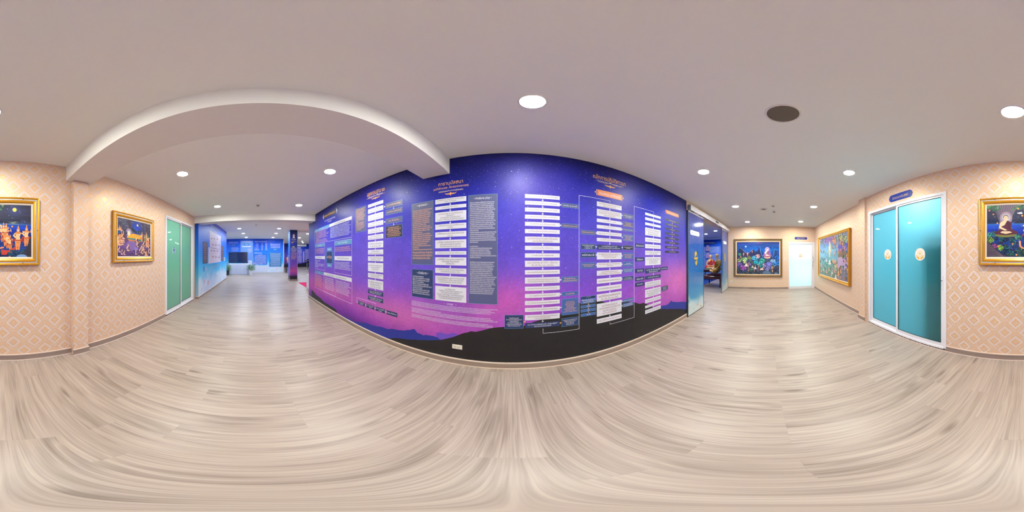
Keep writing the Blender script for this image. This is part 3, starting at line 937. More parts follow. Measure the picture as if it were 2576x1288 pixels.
# ------------------------------------------------------------------ skirtings
def skirt(name, x0, y0, x1, y1, nx, ny, h=.095, t=.014, cap=.008, m=SKIRT):
    """run from (x0,y0) to (x1,y1); (nx,ny) points into the room"""
    q = MB()
    def seg(t0, z0, z1, mi):
        xs = sorted([x0, x1, x0 + nx * t0, x1 + nx * t0]); ys = sorted([y0, y1, y0 + ny * t0, y1 + ny * t0])
        q.box(xs[0], xs[-1], ys[0], ys[-1], z0, z1, mi)
    seg(t, .008, h, 0)
    seg(t, h, h + cap, 1)
    seg(t + .006, 0, .009, 1)
    return struct(q.build(name, [m, CAP]))
skirt('baseboard_front', MX0 + .0, MY - .0008, MX1 - .005, MY - .0008, 0, -1, h=.088, cap=.016)
skirt('baseboard_back', -.94, GY, D1[0] - .002, GY, 0, 1)
skirt('baseboard_back_left', D2[1] + .002, GY, -1.175, GY, 0, 1)
skirt('baseboard_pilaster', -1.18, -1.945, -.935, -1.945, 0, 1)
skirt('baseboard_back_right', 3.2, -2.13, EX, -2.13, 0, 1)
skirt('baseboard_pilaster_right', 2.94, -1.985, 3.2, -1.985, 0, 1)
skirt('baseboard_right', EX, D3[1] + .002, EX, 1.8, -1, 0)
# speckled stone sills under the sliding doors
SP = mat('speckled_terrazzo', (176, 160, 150), .4)
nt = SP.node_tree
vo = nt.nodes.new('ShaderNodeTexVoronoi'); vo.inputs['Scale'].default_value = 55
X.nt = nt
xx, yy, zz, vv = xyz(nt)
nt.links.new(vv, vo.inputs['Vector'])
nt.links.new(mixc(nt, X(vo.outputs['Distance']).ramp(.3, .5), (196, 178, 166), (72, 66, 68)), nt.nodes['Principled BSDF'].inputs['Base Color'])
for nm, dd in (('trim_sill_1', D1), ('trim_sill_2', D2)):
    q = MB(); q.box(dd[0], dd[1], GY - .1, GY + .012, 0.001, dd[2] - .012, 0); q.box(dd[0], dd[1], GY - .1, GY + .018, 0, .012, 1)
    struct(q.build(nm, [SP, CAP]))
# ------------------------------------------------------------------ frosted sliding doors, rooms behind them
def back_room(name, x0, x1, y0, y1, z1, side, col, lamp_at, strength, lampcol=(255, 255, 255)):
    """closed small room behind a frosted door; `side` is the wall left open towards the door"""
    t = .05
    o = struct(empty(name))
    bb = [(x0, x1, y0, y1, z1, z1 + t), (x0, x1, y0, y1, -.06, 0.0)]
    if side != 'y1': bb.append((x0, x1, y1, y1 + t, 0, z1))
    if side != 'y0': bb.append((x0, x1, y0 - t, y0, 0, z1))
    if side != 'x0': bb.append((x0 - t, x0, y0, y1, 0, z1))
    if side != 'x1': bb.append((x1, x1 + t, y0, y1, 0, z1))
    for a in bb:
        q = MB(); q.box(*a); q.build('wall_panel', mat(name + '_paint', col, .8), o)
    em = mat(name + '_light', (0, 0, 0), emit=lampcol, estr=strength)
    for i, (lx, ly, lz, r) in enumerate(lamp_at):
        p = MB()
        if r < 0:
            p.lathe([(-r * math.sin(math.pi * k / 8) + .001, -r * -math.cos(math.pi * k / 8) * -1) for k in range(9)], lx, ly, 20, cz=lz)
        else:
            p.lathe([(r, 0), (r, .02)], lx, ly, 20, cz=lz)
        p.build('lamp_panel', em, o)
    return o

def emblem(parent, x, z, r, y):
    """white disc with gold wheel held by two hands"""
    W_ = mat('sticker_white', (240, 238, 232), .4)
    G_ = mat('sticker_gold', (224, 168, 30), .4)
    root = MB()
    n = 28
    root.slab([(x + r * math.cos(2 * math.pi * k / n), z + r * math.sin(2 * math.pi * k / n)) for k in range(n)], y, y - .002, 0)
    o = root.build('round_sticker', [W_], parent)
    q = MB()
    def ring(cx, cz, ra, rb, yy):
        for k in range(n):
            a, b_ = 2 * math.pi * k / n, 2 * math.pi * (k + 1) / n
            q.slab([(cx + ra * math.cos(a), cz + ra * math.sin(a)), (cx + rb * math.cos(a), cz + rb * math.sin(a)), (cx + rb * math.cos(b_), cz + rb * math.sin(b_)), (cx + ra * math.cos(b_), cz + ra * math.sin(b_))], yy, yy - .0008)
    ring(x, z, r * .86, r * .9, y - .002)
    cz = z + r * .1
    ring(x, cz, r * .44, r * .5, y - .002)
    ring(x, cz, 0.001, r * .1, y - .002)
    for k in range(8):
        a = math.pi * k / 4
        c_, s_ = math.cos(a), math.sin(a)
        px, pz = -s_ * r * .025, c_ * r * .025
        q.slab([(x + c_ * r * .1 + px, cz + s_ * r * .1 + pz), (x + c_ * r * .1 - px, cz + s_ * r * .1 - pz), (x + c_ * r * .46 - px, cz + s_ * r * .46 - pz), (x + c_ * r * .46 + px, cz + s_ * r * .46 + pz)], y - .002, y - .003)
    for s_ in (-1, 1):
        pts = [(0.06, -.72), (.35, -.74), (.62, -.48), (.78, -.05), (.66, -.1), (.52, -.3), (.3, -.42), (.12, -.5)]
        q.slab([(x + s_ * a * r, z + b_ * r) for a, b_ in pts][::s_], y - .002, y - .0034)
    q.build('wheel_and_hands', G_, o)
    return o

def sliding_door(nm, dd, mull, frost_l, frost_r, y):
    """two leaf sliding door in the back wall; viewer's right is world -x. built in local frame turned by pi"""
    x0, x1, z0, z1 = dd
    cx = (x0 + x1) / 2
    w_ = x1 - x0
    root = empty(nm, (cx, y, 0), math.pi)
    struct(root)
    fw = .045
    q = MB()
    for a in ((-w_ / 2, -w_ / 2 + fw, z0, z1), (w_ / 2 - fw, w_ / 2, z0, z1)):
        q.box(a[0], a[1], -.012, .1, a[2], a[3])
    q.box(-w_ / 2 + fw, w_ / 2 - fw, -.012, .1, z1 - fw, z1)
    q.box(-w_ / 2 + fw, w_ / 2 - fw, -.012, .1, z0 - .012, z0 + .02)
    q.box(-w_ / 2 + fw, w_ / 2 - fw, -.018, -.010, z0 - .012, z0 + .004)
    q.build('frame', ALU, root)
    lm = cx - mull                                            # local x of the mullion
    sw = .042
    def leaf(a, b_, yy, fm, label):
        q = MB()
        q.box(a, a + sw, yy, yy + .03, z0 + .02, z1 - fw)
        q.box(b_ - sw, b_, yy, yy + .03, z0 + .02, z1 - fw)
        q.box(a + sw, b_ - sw, yy, yy + .03, z0 + .02, z0 + .085)
        q.box(a + sw, b_ - sw, yy, yy + .03, z1 - fw - .03, z1 - fw)
        for (c_, d_, e_, f_) in ((a + sw, a + sw + .006, z0 + .085, z1 - fw - .03), (b_ - sw - .006, b_ - sw, z0 + .085, z1 - fw - .03), (a + sw, b_ - sw, z0 + .085, z0 + .091), (a + sw, b_ - sw, z1 - fw - .036, z1 - fw - .03)):
            q.box(c_, d_, yy + .004, yy + .024, e_, f_, 1)
        o = q.build('door_leaf', [ALU, DARKGAP], root)
        p = MB()
        p.add([(a + sw + .002, yy + .013, z0 + .086), (b_ - sw - .002, yy + .013, z0 + .086), (b_ - sw - .002, yy + .013, z1 - fw - .031), (a + sw + .002, yy + .013, z1 - fw - .031)], [(0, 1, 2, 3)])
        g = p.build('frosted_glass', fm, o)
        g['label'] = label
        return o, yy + .012
    return root, leaf, w_, fw, lm

FR1 = m_frost('frosted_turquoise', (136, 210, 228), diff=.08, surf=(120, 215, 225))
root1, leaf, w1, fw, lm = sliding_door('door_1', D1, 2.0, None, None, GY)
l1, yy1 = leaf(-w1 / 2 + fw, lm + .02, .045, FR1, 'turquoise frosted glass')
l2, yy2 = leaf(lm - .022, w1 / 2 - fw, .002, FR1, 'turquoise frosted glass')
ccx = (D1[0] + D1[1]) / 2
emblem(l1, ccx - 2.30, 1.528, .098, yy1)
emblem(l2, ccx - 1.508, 1.526, .098, yy2)
q = MB()
hx = w1 / 2 - fw - .021
q.bevbox(hx - .014, hx + .014, -.006, .004, 1.02, 1.22, .003, 0)
q.lathe([(.007, -.012), (.007, .0)], hx, 0, 10, 1, axis='y', cz=1.15)
q.box(hx - .003, hx + .003, -.030, -.012, 1.143, 1.157, 1)
q.build('lock', [ALU, STEEL], l2)
back_room('wall_room_1', .55, 3.25, -4.0, -2.2, 2.72, 'y1', (190, 232, 238), [(1.5, -2.46, 2.46, -.085), (2.6, -3.3, 2.66, .13)], ROOM_LAMP * 1.5)
q = MB()                                                     # tall cabinet seen dimly through the glass
q.bevbox(1.05, 1.49, -2.66, -2.14, .056, 1.84, .01)
cab = q.build('storage_cabinet', mat('cabinet_green', (132, 184, 170), .5))
tag(cab, 'dark green cabinet standing close behind the right pane of the turquoise sliding door', 'cabinet')
q = MB(); q.box(1.08, 1.46, -2.62, -2.2, 0, .06); q.build('plinth_base', mat('cabinet_green', (96, 148, 132), .5), cab)
for k in range(2):
    q = MB(); q.box(1.06 + k * .213, 1.265 + k * .213, -2.139, -2.131, .075, 1.8)
    d_ = q.build('door', mat('cabinet_green2', (140, 192, 178), .45), cab)
    q = MB(); q.box(1.245 + k * .045, 1.255 + k * .045, -2.130, -2.122, .9, 1.05); q.build('handle', STEEL, d_)

FR2 = m_frost('frosted_green', (140, 208, 184), diff=.3, surf=(146, 196, 178))
root2, leaf, w2, fw, lm = sliding_door('door_2', D2, -4.075, None, None, GY)
l1, yy1 = leaf(-w2 / 2 + fw, lm + .025, .002, FR2, 'green frosted glass')
l2, yy2 = leaf(lm - .02, w2 / 2 - fw, .045, FR2, 'green frosted glass')
ccx = (D2[0] + D2[1]) / 2
px = ccx - on_y(438.5, 635, GY)[0]
pz1, pz0 = on_y(438, 624, GY)[1], on_y(438, 637, GY)[1]
q = MB()
q.box(px - .055, px + .055, yy1 - .003, yy1, pz0, pz1, 0)
st = q.build('restroom_sticker', mat('sticker_pale', (215, 228, 240), .4), l1)
q = MB()
pm = (pz0 + pz1) / 2 + .02
q.slab([(px + .018 * math.cos(k * .6), pm + .062 + .018 * math.sin(k * .6)) for k in range(10)], yy1 - .003, yy1 - .004)
q.slab([(px - .034, pm + .038), (px - .034, pm - .03), (px - .022, pm - .03), (px - .020, pm - .09), (px - .003, pm - .09), (px, pm - .02), (px + .003, pm - .09), (px + .020, pm - .09), (px + .022, pm - .03), (px + .034, pm - .03), (px + .034, pm + .038)], yy1 - .003, yy1 - .004)
q.build('figure_symbol', mat('sign_navy', (28, 52, 130), .4), st)
back_room('wall_room_2', -5.1, -3.1, -4.0, -2.2, 2.72, 'y1', (186, 222, 206), [(-3.6, -3.0, 2.66, .15)], ROOM_LAMP * 1.3)

# end wall door_3 (viewer looks along +x; local frame turned by -pi/2)
FR3 = m_frost('frosted_white', (215, 244, 244), diff=.1, surf=(210, 240, 240))
dw = D3[1] - D3[0]
root3 = struct(empty('door_3', (EX, (D3[0] + D3[1]) / 2, 0), -math.pi / 2))
q = MB()
q.box(-dw / 2, dw / 2, -.004, .12, 2.055, 2.132)
q.box(dw / 2 - .05, dw / 2, -.004, .12, .0, 2.055)
q.box(-dw / 2, -dw / 2 + .012, -.004, .12, .0, 2.055)
q.build('frame', ALU, root3)
q = MB()
a0, a1 = -dw / 2 + .014, dw / 2 - .052
q.box(a0, a0 + .012, .01, .05, .012, 2.05); q.box(a1 - .10, a1, .01, .05, .012, 2.05)
q.box(a0 + .012, a1 - .10, .01, .05, .012, .115); q.box(a0 + .012, a1 - .10, .01, .05, 2.02, 2.05)
lf = q.build('door_leaf', ALU, root3)
q = MB(); q.add([(a0 + .012, .028, .115), (a1 - .10, .028, .115), (a1 - .10, .028, 2.02), (a0 + .012, .028, 2.02)], [(0, 1, 2, 3)])
q.build('frosted_glass', FR3, lf)['label'] = 'bright whitish frosted glass'
emblem(lf, .0 + (D3[0] + D3[1]) / 2 + 1.472, 1.531, .101, .025)
q = MB()
hx = a1 - .035
q.tube([(hx - .02, .01, 1.47), (hx - .015, -.035, 1.46), (hx + .03, -.045, 1.36), (hx + .02, -.045, 1.27), (hx - .02, -.045, 1.18), (hx - .03, -.045, 1.1), (hx - .005, -.035, 1.02), (hx, .01, 1.0)], .011, 8)
q.build('wavy_handle', STEEL, lf)
q = MB(); q.lathe([(.012, -.02), (.012, 0.01)], hx, 0, 10, 0, axis='y', cz=.93); q.tube([(hx, -.018, .93), (hx + .01, -.022, .86)], .004, 6)
q.build('lock_cylinder', STEEL, lf)
back_room('wall_room_3', EX + .17, EX + 1.9, -2.6, -.5, 2.6, 'x0', (236, 244, 244), [(EX + .75, -1.5, 2.5, .17), (EX + .9, -1.6, 1.2, .12)], ROOM_LAMP * .95)

# ------------------------------------------------------------------ automatic glass doors with printed film
FILM = m_attr('printed_film', stars=1., rough=.12, star_col=(225, 240, 255), scale=9., coat=.6)
def filmcol(x, z):
    n = fbm(x * 1.2, z, 1.2, 21) - .5
    t = z + n * .25
    c = table(t, [0, .25, .45, .8, 1.3, 1.8, 2.3, 2.6], [(210, 225, 230), (150, 195, 220), (40, 140, 195), (18, 120, 190), (32, 100, 180), (50, 92, 176), (66, 82, 164), (70, 76, 150)])
    dots = np.clip(np.sin(x * 70) * np.sin(z * 20 + x * 35) - .55, 0, 1)[:, None] * np.clip(np.minimum((z - .45) / .2, (1.0 - z) / .3), 0, 1)[:, None]
    c = c * (1 - dots * .8) + np.array((150, 200, 235)) * dots * .8
    rain = np.clip(vnoise(x * 26, z * 2.2, 1, 4) - .62, 0, 1)[:, None] * np.clip((z - 1.5) / .5, 0, 1)[:, None]
    c = c + rain * 70
    cl = np.clip((.42 - z) / .25 + (fbm(x, z, 3, 8) - .5) * 3.2, 0, 1)[:, None] * np.clip((.72 - z) / .2, 0, 1)[:, None]
    c = c * (1 - cl * .75) + np.array((205, 220, 225)) * cl * .75
    fl_ = np.clip(fbm(x, z, 9, 3) - .66, 0, 1)[:, None] * 5 * np.clip((.34 - z) / .15, 0, 1)[:, None]
    return c * (1 - np.clip(fl_, 0, 1)) + np.array((214, 160, 110)) * np.clip(fl_, 0, 1)
door4 = struct(empty('door_4', (0, 0, 0)), 'automatic sliding glass door with printed sky film')
AY = 1.80
EMBL = mat('emblem_yellow', (238, 196, 40), .35)
EMBR = mat('emblem_red_brown', (150, 60, 40), .4)
def glass_leaf(x0, x1, label, st_u, em_c):
    q = MB()
    q.box(x0, x1, AY, AY + .012, .012, 2.59, 0)
    for a in (x0, x1):
        q.box(a - .008, a + .008, AY - .006, AY + .018, .004, 2.59, 1)
    q.box(x0, x1, AY - .004, AY + .016, .004, .018, 1)
    q.box(x0, x1, AY - .012, AY + .02, 2.57, 2.60, 2)
    o = q.build('glass_leaf', [m_glassgreen, DARKGAP, ALU], door4)
    o['label'] = label
    g = grid('printed_film', x0 + .008, x1 - .008, .02, 2.57, 60, 120, filmcol, FILM, parent=o, loc=(0, AY - .0015, 0))
    (xa, za), (xb, zb) = st_u
    q = MB()
    c_ = .03
    q.slab([(xa, (za + zb) / 2), (xa + c_, zb), (xb - c_, zb), (xb, (za + zb) / 2), (xb - c_, za), (xa + c_, za)], -.0002, -.003)
    pl = q.build('name_plate', mat('plate_white', (228, 230, 232), .4), o)
    pl.location = (0, AY - .0015, 0)
    text('ห้องพระปัญญา วิปัสสนากรรมฐาน', (xa + xb) / 2, (za + zb) / 2, (xb - xa) * .8, (zb - za) * .35, mat('plate_ink', (120, 130, 190), .5), pl, y=-.0035, fill=True)
    ex, ez, ew, eh = em_c
    q = MB()
    def leafp(pts, m_):
        q.slab([(ex + a * ew, ez + b_ * eh) for a, b_ in pts], -.0002, -.003, m_)
    leafp([(-.3, .12), (-.45, .3), (-.25, .48), (0, .5), (.2, .4), (.35, .2), (.1, .22), (.05, .34), (-.12, .3), (-.05, .16)], 0)
    leafp([(-.5, 0), (-.4, .12), (0, .02), (.4, .12), (.5, 0), (.38, -.1), (0, -.04), (-.38, -.1)], 0)
    leafp([(.3, -.12), (.38, -.3), (.2, -.45), (0, -.5), (-.15, -.4), (-.3, -.2), (-.1, -.22), (-.02, -.34), (.1, -.3), (.06, -.16)], 0)
    leafp([(-.42, -.11), (0, -.05), (.42, -.11), (0, -.13)], 1)
    q.slab([(ex + .62 * ew * math.cos(k * .3491), ez + .62 * eh * math.sin(k * .3491)) for k in range(18)], 0.0006, -.0002, 2)
    e = q.build('yellow_emblem', [EMBL, EMBR, mat('emblem_shade', (26, 84, 150), .3)], o)
    e.location = (0, AY - .0021, 0)
    return o
m_glassgreen = mat('edge_glass', (70, 130, 170), .1)
glass_leaf(3.37, 4.31, 'left fixed glass panel', ((3.47, 2.02), (4.02, 2.14)), (3.80, 1.44, .19, .36))
glass_leaf(6.20, 7.18, 'right fixed glass panel', ((6.38, 2.0), (6.90, 2.12)), (6.64, 1.43, .19, .36))
q = MB()
q.box(3.345, 3.362, AY - .01, AY + .03, 0, 2.6, 0); q.box(6.165, 6.192, AY - .012, AY + .03, 0.0, 2.6, 1)
q.build('side_posts', [DARKGAP, STEEL], door4)
q = MB()
q.box(3.36, 7.2, AY - .075, AY - .004, 2.602, 2.735, 0)
q.box(3.358, 3.366, AY - .076, AY + .0, 2.60, 2.737, 1)
q.box(3.9, 5.4, AY - .06, AY - .03, 2.5985, 2.602, 2)
q.box(5.7, 7.1, AY - .06, AY - .03, 2.5985, 2.602, 2)
q.box(3.42, 3.62, AY - .06, AY - .03, 2.5985, 2.602, 2)
hd = q.build('header_box', [ALU, mat('grey_endcap', (120, 130, 150), .4), BLACK], door4)
q = MB(); sx_ = on_y(1803.5, 556, AY - .075)[0]
q.bevbox(sx_ - .13, sx_ + .13, AY - .1, AY - .0745, 2.645, 2.70, .012)
q.lathe([(.014, -.004), (.014, 0)], sx_ + .04, AY - .1, 10, 1, axis='y', cz=2.672)
q.build('motion_sensor', [mat('sensor_dark', (70, 72, 74), .3), BLACK], hd)

# ------------------------------------------------------------------ paintings
class Art:
    def __init__(s, w_, h_, seed):
        s.w, s.h, s.q, s.k, s.r = w_, h_, MB(), 0, random.Random(seed)
    def P(s, pts, c):
        s.k += 1
        y = -.0004 - s.k * .0000035
        j = s.r.uniform(-6, 6)
        cc = tuple(min(255, max(0, x + j)) for x in c)
        s.q.add([(a * s.w - s.w / 2, y, b * s.h - s.h / 2) for a, b in pts], [tuple(range(len(pts)))], 0, cc)
    def E(s, cx, cz, rx, rz, c, n=12, wob=0., rot=0.):
        pts = []
        for k in range(n):
            a = 2 * math.pi * k / n
            q_ = 1 + s.r.uniform(-wob, wob)
            ex, ez = rx * math.cos(a) * q_, rz * math.sin(a) * q_
            pts.append((cx + ex * math.cos(rot) - ez * math.sin(rot), cz + ex * math.sin(rot) + ez * math.cos(rot)))
        s.P([(min(1, max(0, a)), min(1, max(0, b))) for a, b in pts], c)
    def line(s, pts, t, c):
        for (xa, za), (xb, zb) in zip(pts[:-1], pts[1:]):
            dx, dz = xb - xa, zb - za
            L = math.hypot(dx, dz) or 1
            nx, nz = -dz / L * t, dx / L * t
            s.P([(xa + nx, za + nz), (xa - nx, za - nz), (xb - nx, zb - nz), (xb + nx, zb + nz)], c)
    def bush(s, cx, cz, r, c, n=16, asp=1.):
        dk = tuple(x * .55 for x in c)
        lt = tuple(min(255, x * 1.3 + 12) for x in c)
        s.E(cx, cz, r, r * asp, dk, 12, .2)
        for _ in range(int(n * 1.9)):
            a = s.r.uniform(0, 6.28); d = r * s.r.random() ** .6
            s.E(cx + d * math.cos(a), cz + d * math.sin(a) * asp, r * .18, r * .16 * asp, c if s.r.random() < .6 else lt, 7, .3)
    def star(s, cx, cz, r, c):
        asp = s.w / s.h
        s.P([(cx, cz + r * asp), (cx + r * .3, cz + r * .3 * asp), (cx + r, cz), (cx + r * .3, cz - r * .3 * asp), (cx, cz - r * asp), (cx - r * .3, cz - r * .3 * asp), (cx - r, cz), (cx - r * .3, cz + r * .3 * asp)], c)
    def glow(s, cx, cz, rx, rz, c0, c1, n=7):
        for k in range(n):
            t = 1 - k / n
            f = (k / (n - 1)) ** 1.3
            s.E(cx, cz, rx * t, rz * t, tuple(c1[i] * (1 - f) + c0[i] * f for i in range(3)), 20)
    def seated(s, cx, cz, h, robe, skin=(238, 200, 158), hair=(40, 26, 26), bare=True):
        """cz is the seat level, h the seated height"""
        w_ = h * .62 * s.h / s.w
        k = h
        dk = tuple(x * .6 for x in robe)
        s.P([(cx - w_ * .9, cz + .02 * k), (cx - w_ * .95, cz + .12 * k), (cx - w_ * .45, cz + .27 * k), (cx + w_ * .45, cz + .27 * k), (cx + w_ * .95, cz + .12 * k), (cx + w_ * .9, cz + .02 * k), (cx, cz - .03 * k)], robe)
        s.P([(cx - w_ * .45, cz + .1 * k), (cx, cz + .03 * k), (cx + w_ * .5, cz + .1 * k), (cx + w_ * .3, cz + .16 * k), (cx - w_ * .3, cz + .17 * k)], skin)
        s.P([(cx - w_ * .38, cz + .22 * k), (cx - w_ * .44, cz + .62 * k), (cx - w_ * .12, cz + .7 * k), (cx + w_ * .16, cz + .7 * k), (cx + w_ * .46, cz + .6 * k), (cx + w_ * .4, cz + .22 * k)], robe)
        if bare:
            s.P([(cx - w_ * .44, cz + .62 * k), (cx - w_ * .12, cz + .7 * k), (cx + w_ * .1, cz + .7 * k), (cx - w_ * .1, cz + .48 * k), (cx - w_ * .36, cz + .4 * k)], skin)
            s.P([(cx - w_ * .46, cz + .6 * k), (cx - w_ * .56, cz + .34 * k), (cx - w_ * .1, cz + .2 * k), (cx + w_ * .12, cz + .22 * k), (cx - w_ * .36, cz + .38 * k), (cx - w_ * .32, cz + .58 * k)], skin)
        s.line([(cx + w_ * .1, cz + .66 * k), (cx + w_ * .3, cz + .3 * k)], w_ * .02, dk)
        s.P([(cx - w_ * .08, cz + .66 * k), (cx - w_ * .07, cz + .78 * k), (cx + w_ * .09, cz + .78 * k), (cx + w_ * .1, cz + .66 * k)], skin)
        s.E(cx, cz + .865 * k, w_ * .21, .13 * k, hair, 14)
        s.E(cx, cz + .845 * k, w_ * .18, .115 * k, skin, 14)
        s.line([(cx - w_ * .1, cz + .86 * k), (cx - w_ * .03, cz + .86 * k)], .003, dk)
        s.line([(cx + w_ * .03, cz + .86 * k), (cx + w_ * .1, cz + .86 * k)], .003, dk)
        s.line([(cx - w_ * .04, cz + .79 * k), (cx + w_ * .04, cz + .79 * k)], .003, (180, 90, 70))
    def dancer(s, cx, cz, h, c=(226, 138, 66), skin=(242, 190, 138), sash=(178, 62, 44), lean=0.):
        """standing celestial figure with a pointed crown; cz foot level"""
        w_ = h * .22 * s.h / s.w
        def T(a, b_): return (cx + a * w_ + lean * b_ * w_, cz + b_ * h)
        s.P([T(-.35, 0), T(-.5, .3), T(-.62, .42), T(.62, .42), T(.5, .3), T(.3, 0), T(.08, 0), T(0, .22), T(-.1, 0)], c)
        s.P([T(-.7, .36), T(-1.3, .22), T(-.8, .44), T(.8, .44), T(1.3, .22), T(.7, .36)], sash)
        s.P([T(-.42, .4), T(-.3, .52), T(-.55, .68), T(.55, .68), T(.3, .52), T(.42, .4)], skin)
        s.P([T(-.55, .68), T(-.95, .56), T(-.5, .46), T(-.2, .5), T(-.3, .54), T(-.6, .57), T(-.35, .68)], skin)
        s.P([T(.55, .68), T(1.0, .6), T(.9, .76), T(.78, .75), T(.8, .65), T(.3, .62)], skin)
        s.P([T(-.6, .66), T(-.3, .72), T(.3, .72), T(.6, .66), T(.2, .63), T(-.2, .63)], c)
        s.E(T(0, .77)[0], T(0, .77)[1], w_ * .26, h * .055, skin, 10)
        s.P([T(-.3, .79), T(-.16, .85), T(0, 1.0), T(.16, .85), T(.3, .79), T(.0, .81)], c)
        s.P([T(-.12, .86), T(0, .99), T(.12, .86)], tuple(min(255, x + 26) for x in c))
        s.line([T(-.3, .3), T(.3, .28)], .004, (60, 120, 130))
    def build(s, parent, bg, nx=70, nz=56):
        g = grid('painted_ground', -s.w / 2, s.w / 2, -s.h / 2, s.h / 2, nx, nz, lambda x, z: bg((x + s.w / 2) / s.w, (z + s.h / 2) / s.h), ARTM, parent=parent)
        o = s.q.build('painted_figures', ARTM, parent)
        o['kind'] = 'stuff'
        return g, o

def framed(name, w_, h_, loc, rot, prof, label, art=None, bg=None, group=None, fill=None):
    """prof: list of (inset, protrusion, material index) rings from outside in; picture inside the last inset"""
    root = empty(name, loc, rot)
    tag(root, label, 'painting', group)
    mats = [GOLDF, SILVF, mat('frame_side', (190, 130, 30), .4, metal=.4), mat('liner_cream', (224, 206, 184), .5)] if fill is None else fill
    def ring(i0, y0, i1, y1, m_, qq):
        a, b_ = w_ / 2 - i0, h_ / 2 - i0
        c_, d_ = w_ / 2 - i1, h_ / 2 - i1
        P0 = [(-a, y0, -b_), (a, y0, -b_), (a, y0, b_), (-a, y0, b_)]
        P1 = [(-c_, y1, -d_), (c_, y1, -d_), (c_, y1, d_), (-c_, y1, d_)]
        qq.add(P0 + P1, [(k, (k + 1) % 4, 4 + (k + 1) % 4, 4 + k) for k in range(4)], m_)
    fr, ln, br = MB(), MB(), MB()
    ring(0, 0, 0, -prof[0][1], 2, fr)
    for (i0, y0, m0), (i1, y1, m1) in zip(prof[:-1], prof[1:]):
        ring(i0, -y0, i1, -y1, m1, ln if m1 == 3 else (br if m1 == 1 else fr))
    ii, yy, _ = prof[-1]
    fr.build('frame', mats, root)
    if ln.v: ln.build('liner', mats, root)['label'] = 'pale inner liner'
    if br.v:
        # silver beaded strip
        band = [(i1, y1) for (i1, y1, m1) in prof if m1 == 1][0]
        o = br.build('beaded_strip', mats, root)
        o['label'] = 'silver beaded strip'
        bd = MB()
        step = .021
        a, b_ = w_ / 2 - band[0] + .005, h_ / 2 - band[0] + .005
        pts = []
        n = int(2 * a / step)
        for k in range(n): pts += [(-a + k * step + .01, -b_, 0), (-a + k * step + .01, b_, 0)]
        n = int(2 * b_ / step)
        for k in range(n): pts += [(-a, -b_ + k * step + .01, 1), (a, -b_ + k * step + .01, 1)]
        for px_, pz_, vt in pts:
            ex, ez = (.0075, .0045) if not vt else (.0045, .0075)
            y_ = -band[1] - .001
            bd.add([(px_ - ex, y_, pz_), (px_, y_, pz_ - ez), (px_ + ex, y_, pz_), (px_, y_, pz_ + ez), (px_, y_ - .004, pz_)], [(0, 1, 4), (1, 2, 4), (2, 3, 4), (3, 0, 4)], 0)
        bo = bd.build('beads', SILVF, o)
        bo['kind'] = 'stuff'
    q = MB()
    q.box(-w_ / 2 + .01, w_ / 2 - .01, -.006, -.001, -h_ / 2 + .01, h_ / 2 - .01)
    q.build('backboard', mat('backboard', (120, 90, 60), .8), root)
    hold = empty('picture', (0, -yy + .004, 0)); hold.parent = root
    # the picture itself: ground + figures in one holder part
    art.w, art.h = w_ - 2 * ii, h_ - 2 * ii
    g, f_ = art.build(hold, bg)
    q = MB()
    q.box(-w_ / 2 + ii - .004, w_ / 2 - ii + .004, -yy - .0065, -yy - .005, -h_ / 2 + ii - .004, h_ / 2 - ii + .004)
    q.build('glass', PANE, root)
    # small dark screws in the frame
    for a, b_ in ((-w_ * .3, h_ / 2 - .03), (w_ * .3, h_ / 2 - .03), (-w_ * .3, -h_ / 2 + .03), (w_ * .3, -h_ / 2 + .03), (-w_ / 2 + .03, 0), (w_ / 2 - .03, 0)):
        sc = MB(); sc.lathe([(.006, -prof[2][1] - .005), (.006, -prof[2][1] + .002)], a, 0, 8, 0, axis='y', cz=b_)
        sc.build('screw', mat('screw_dark', (60, 45, 30), .4), root)
    return root
PROF = [(0, .03, 0), (.006, .042, 0), (.016, .046, 0), (.024, .040, 0), (.028, .034, 0), (.044, .034, 1), (.050, .038, 0), (.062, .044, 0), (.076, .036, 0), (.082, .026, 0), (.098, .020, 3), (.104, .016, 3)]

def lerp(a, b_, t):
    return np.array(a, float) * (1 - t) + np.array(b_, float) * t
# -- painting 1: seated figure under a tree by a moonlit sea
A = Art(.85, .66, 1)
def bg1(x, z):
    c = table(z, [0, .15, .35, .5, .6, .635, .65, .75, .9, 1], [(14, 40, 96), (22, 62, 140), (20, 48, 130), (24, 50, 158), (30, 80, 190), (70, 130, 205), (50, 56, 84), (44, 48, 74), (54, 56, 84), (40, 44, 68)])
    n = (fbm(x * .6, z * 4, 5, 31)[:, None] - .5)
    c = c * (1 + n * .5)
    g = np.exp(-((x - .76) / .1) ** 2 - ((z - .64) / .02) ** 2)[:, None]
    c = c * (1 - g * .7) + np.array((220, 210, 110)) * g * .7
    g = np.exp(-((x - .755) / .08) ** 2 - ((z - .9) / .1) ** 2)[:, None]
    return c * (1 - g * .6) + np.array((70, 96, 170)) * g * .6
A.P([(0, .64), (0, .7), (.08, .74), (.2, .7), (.32, .66), (.32, .63)], (40, 52, 84))
A.P([(.4, .63), (.44, .68), (.55, .7), (.66, .655), (.74, .63)], (34, 40, 62))
A.P([(.72, .63), (.82, .66), (.88, .7), (.93, .67), (1, .65), (1, .62)], (48, 60, 100))
for _ in range(24): A.star(A.r.random(), A.r.uniform(.66, .99), .006, (210, 210, 225))
for _ in range(26): A.star(A.r.random(), A.r.uniform(.1, .6), .005, (150, 200, 235))
A.P([(.165, .42), (.2, .6), (.19, .8), (.08, 1), (.47, 1), (.38, .8), (.36, .6), (.40, .42)], (104, 90, 108))
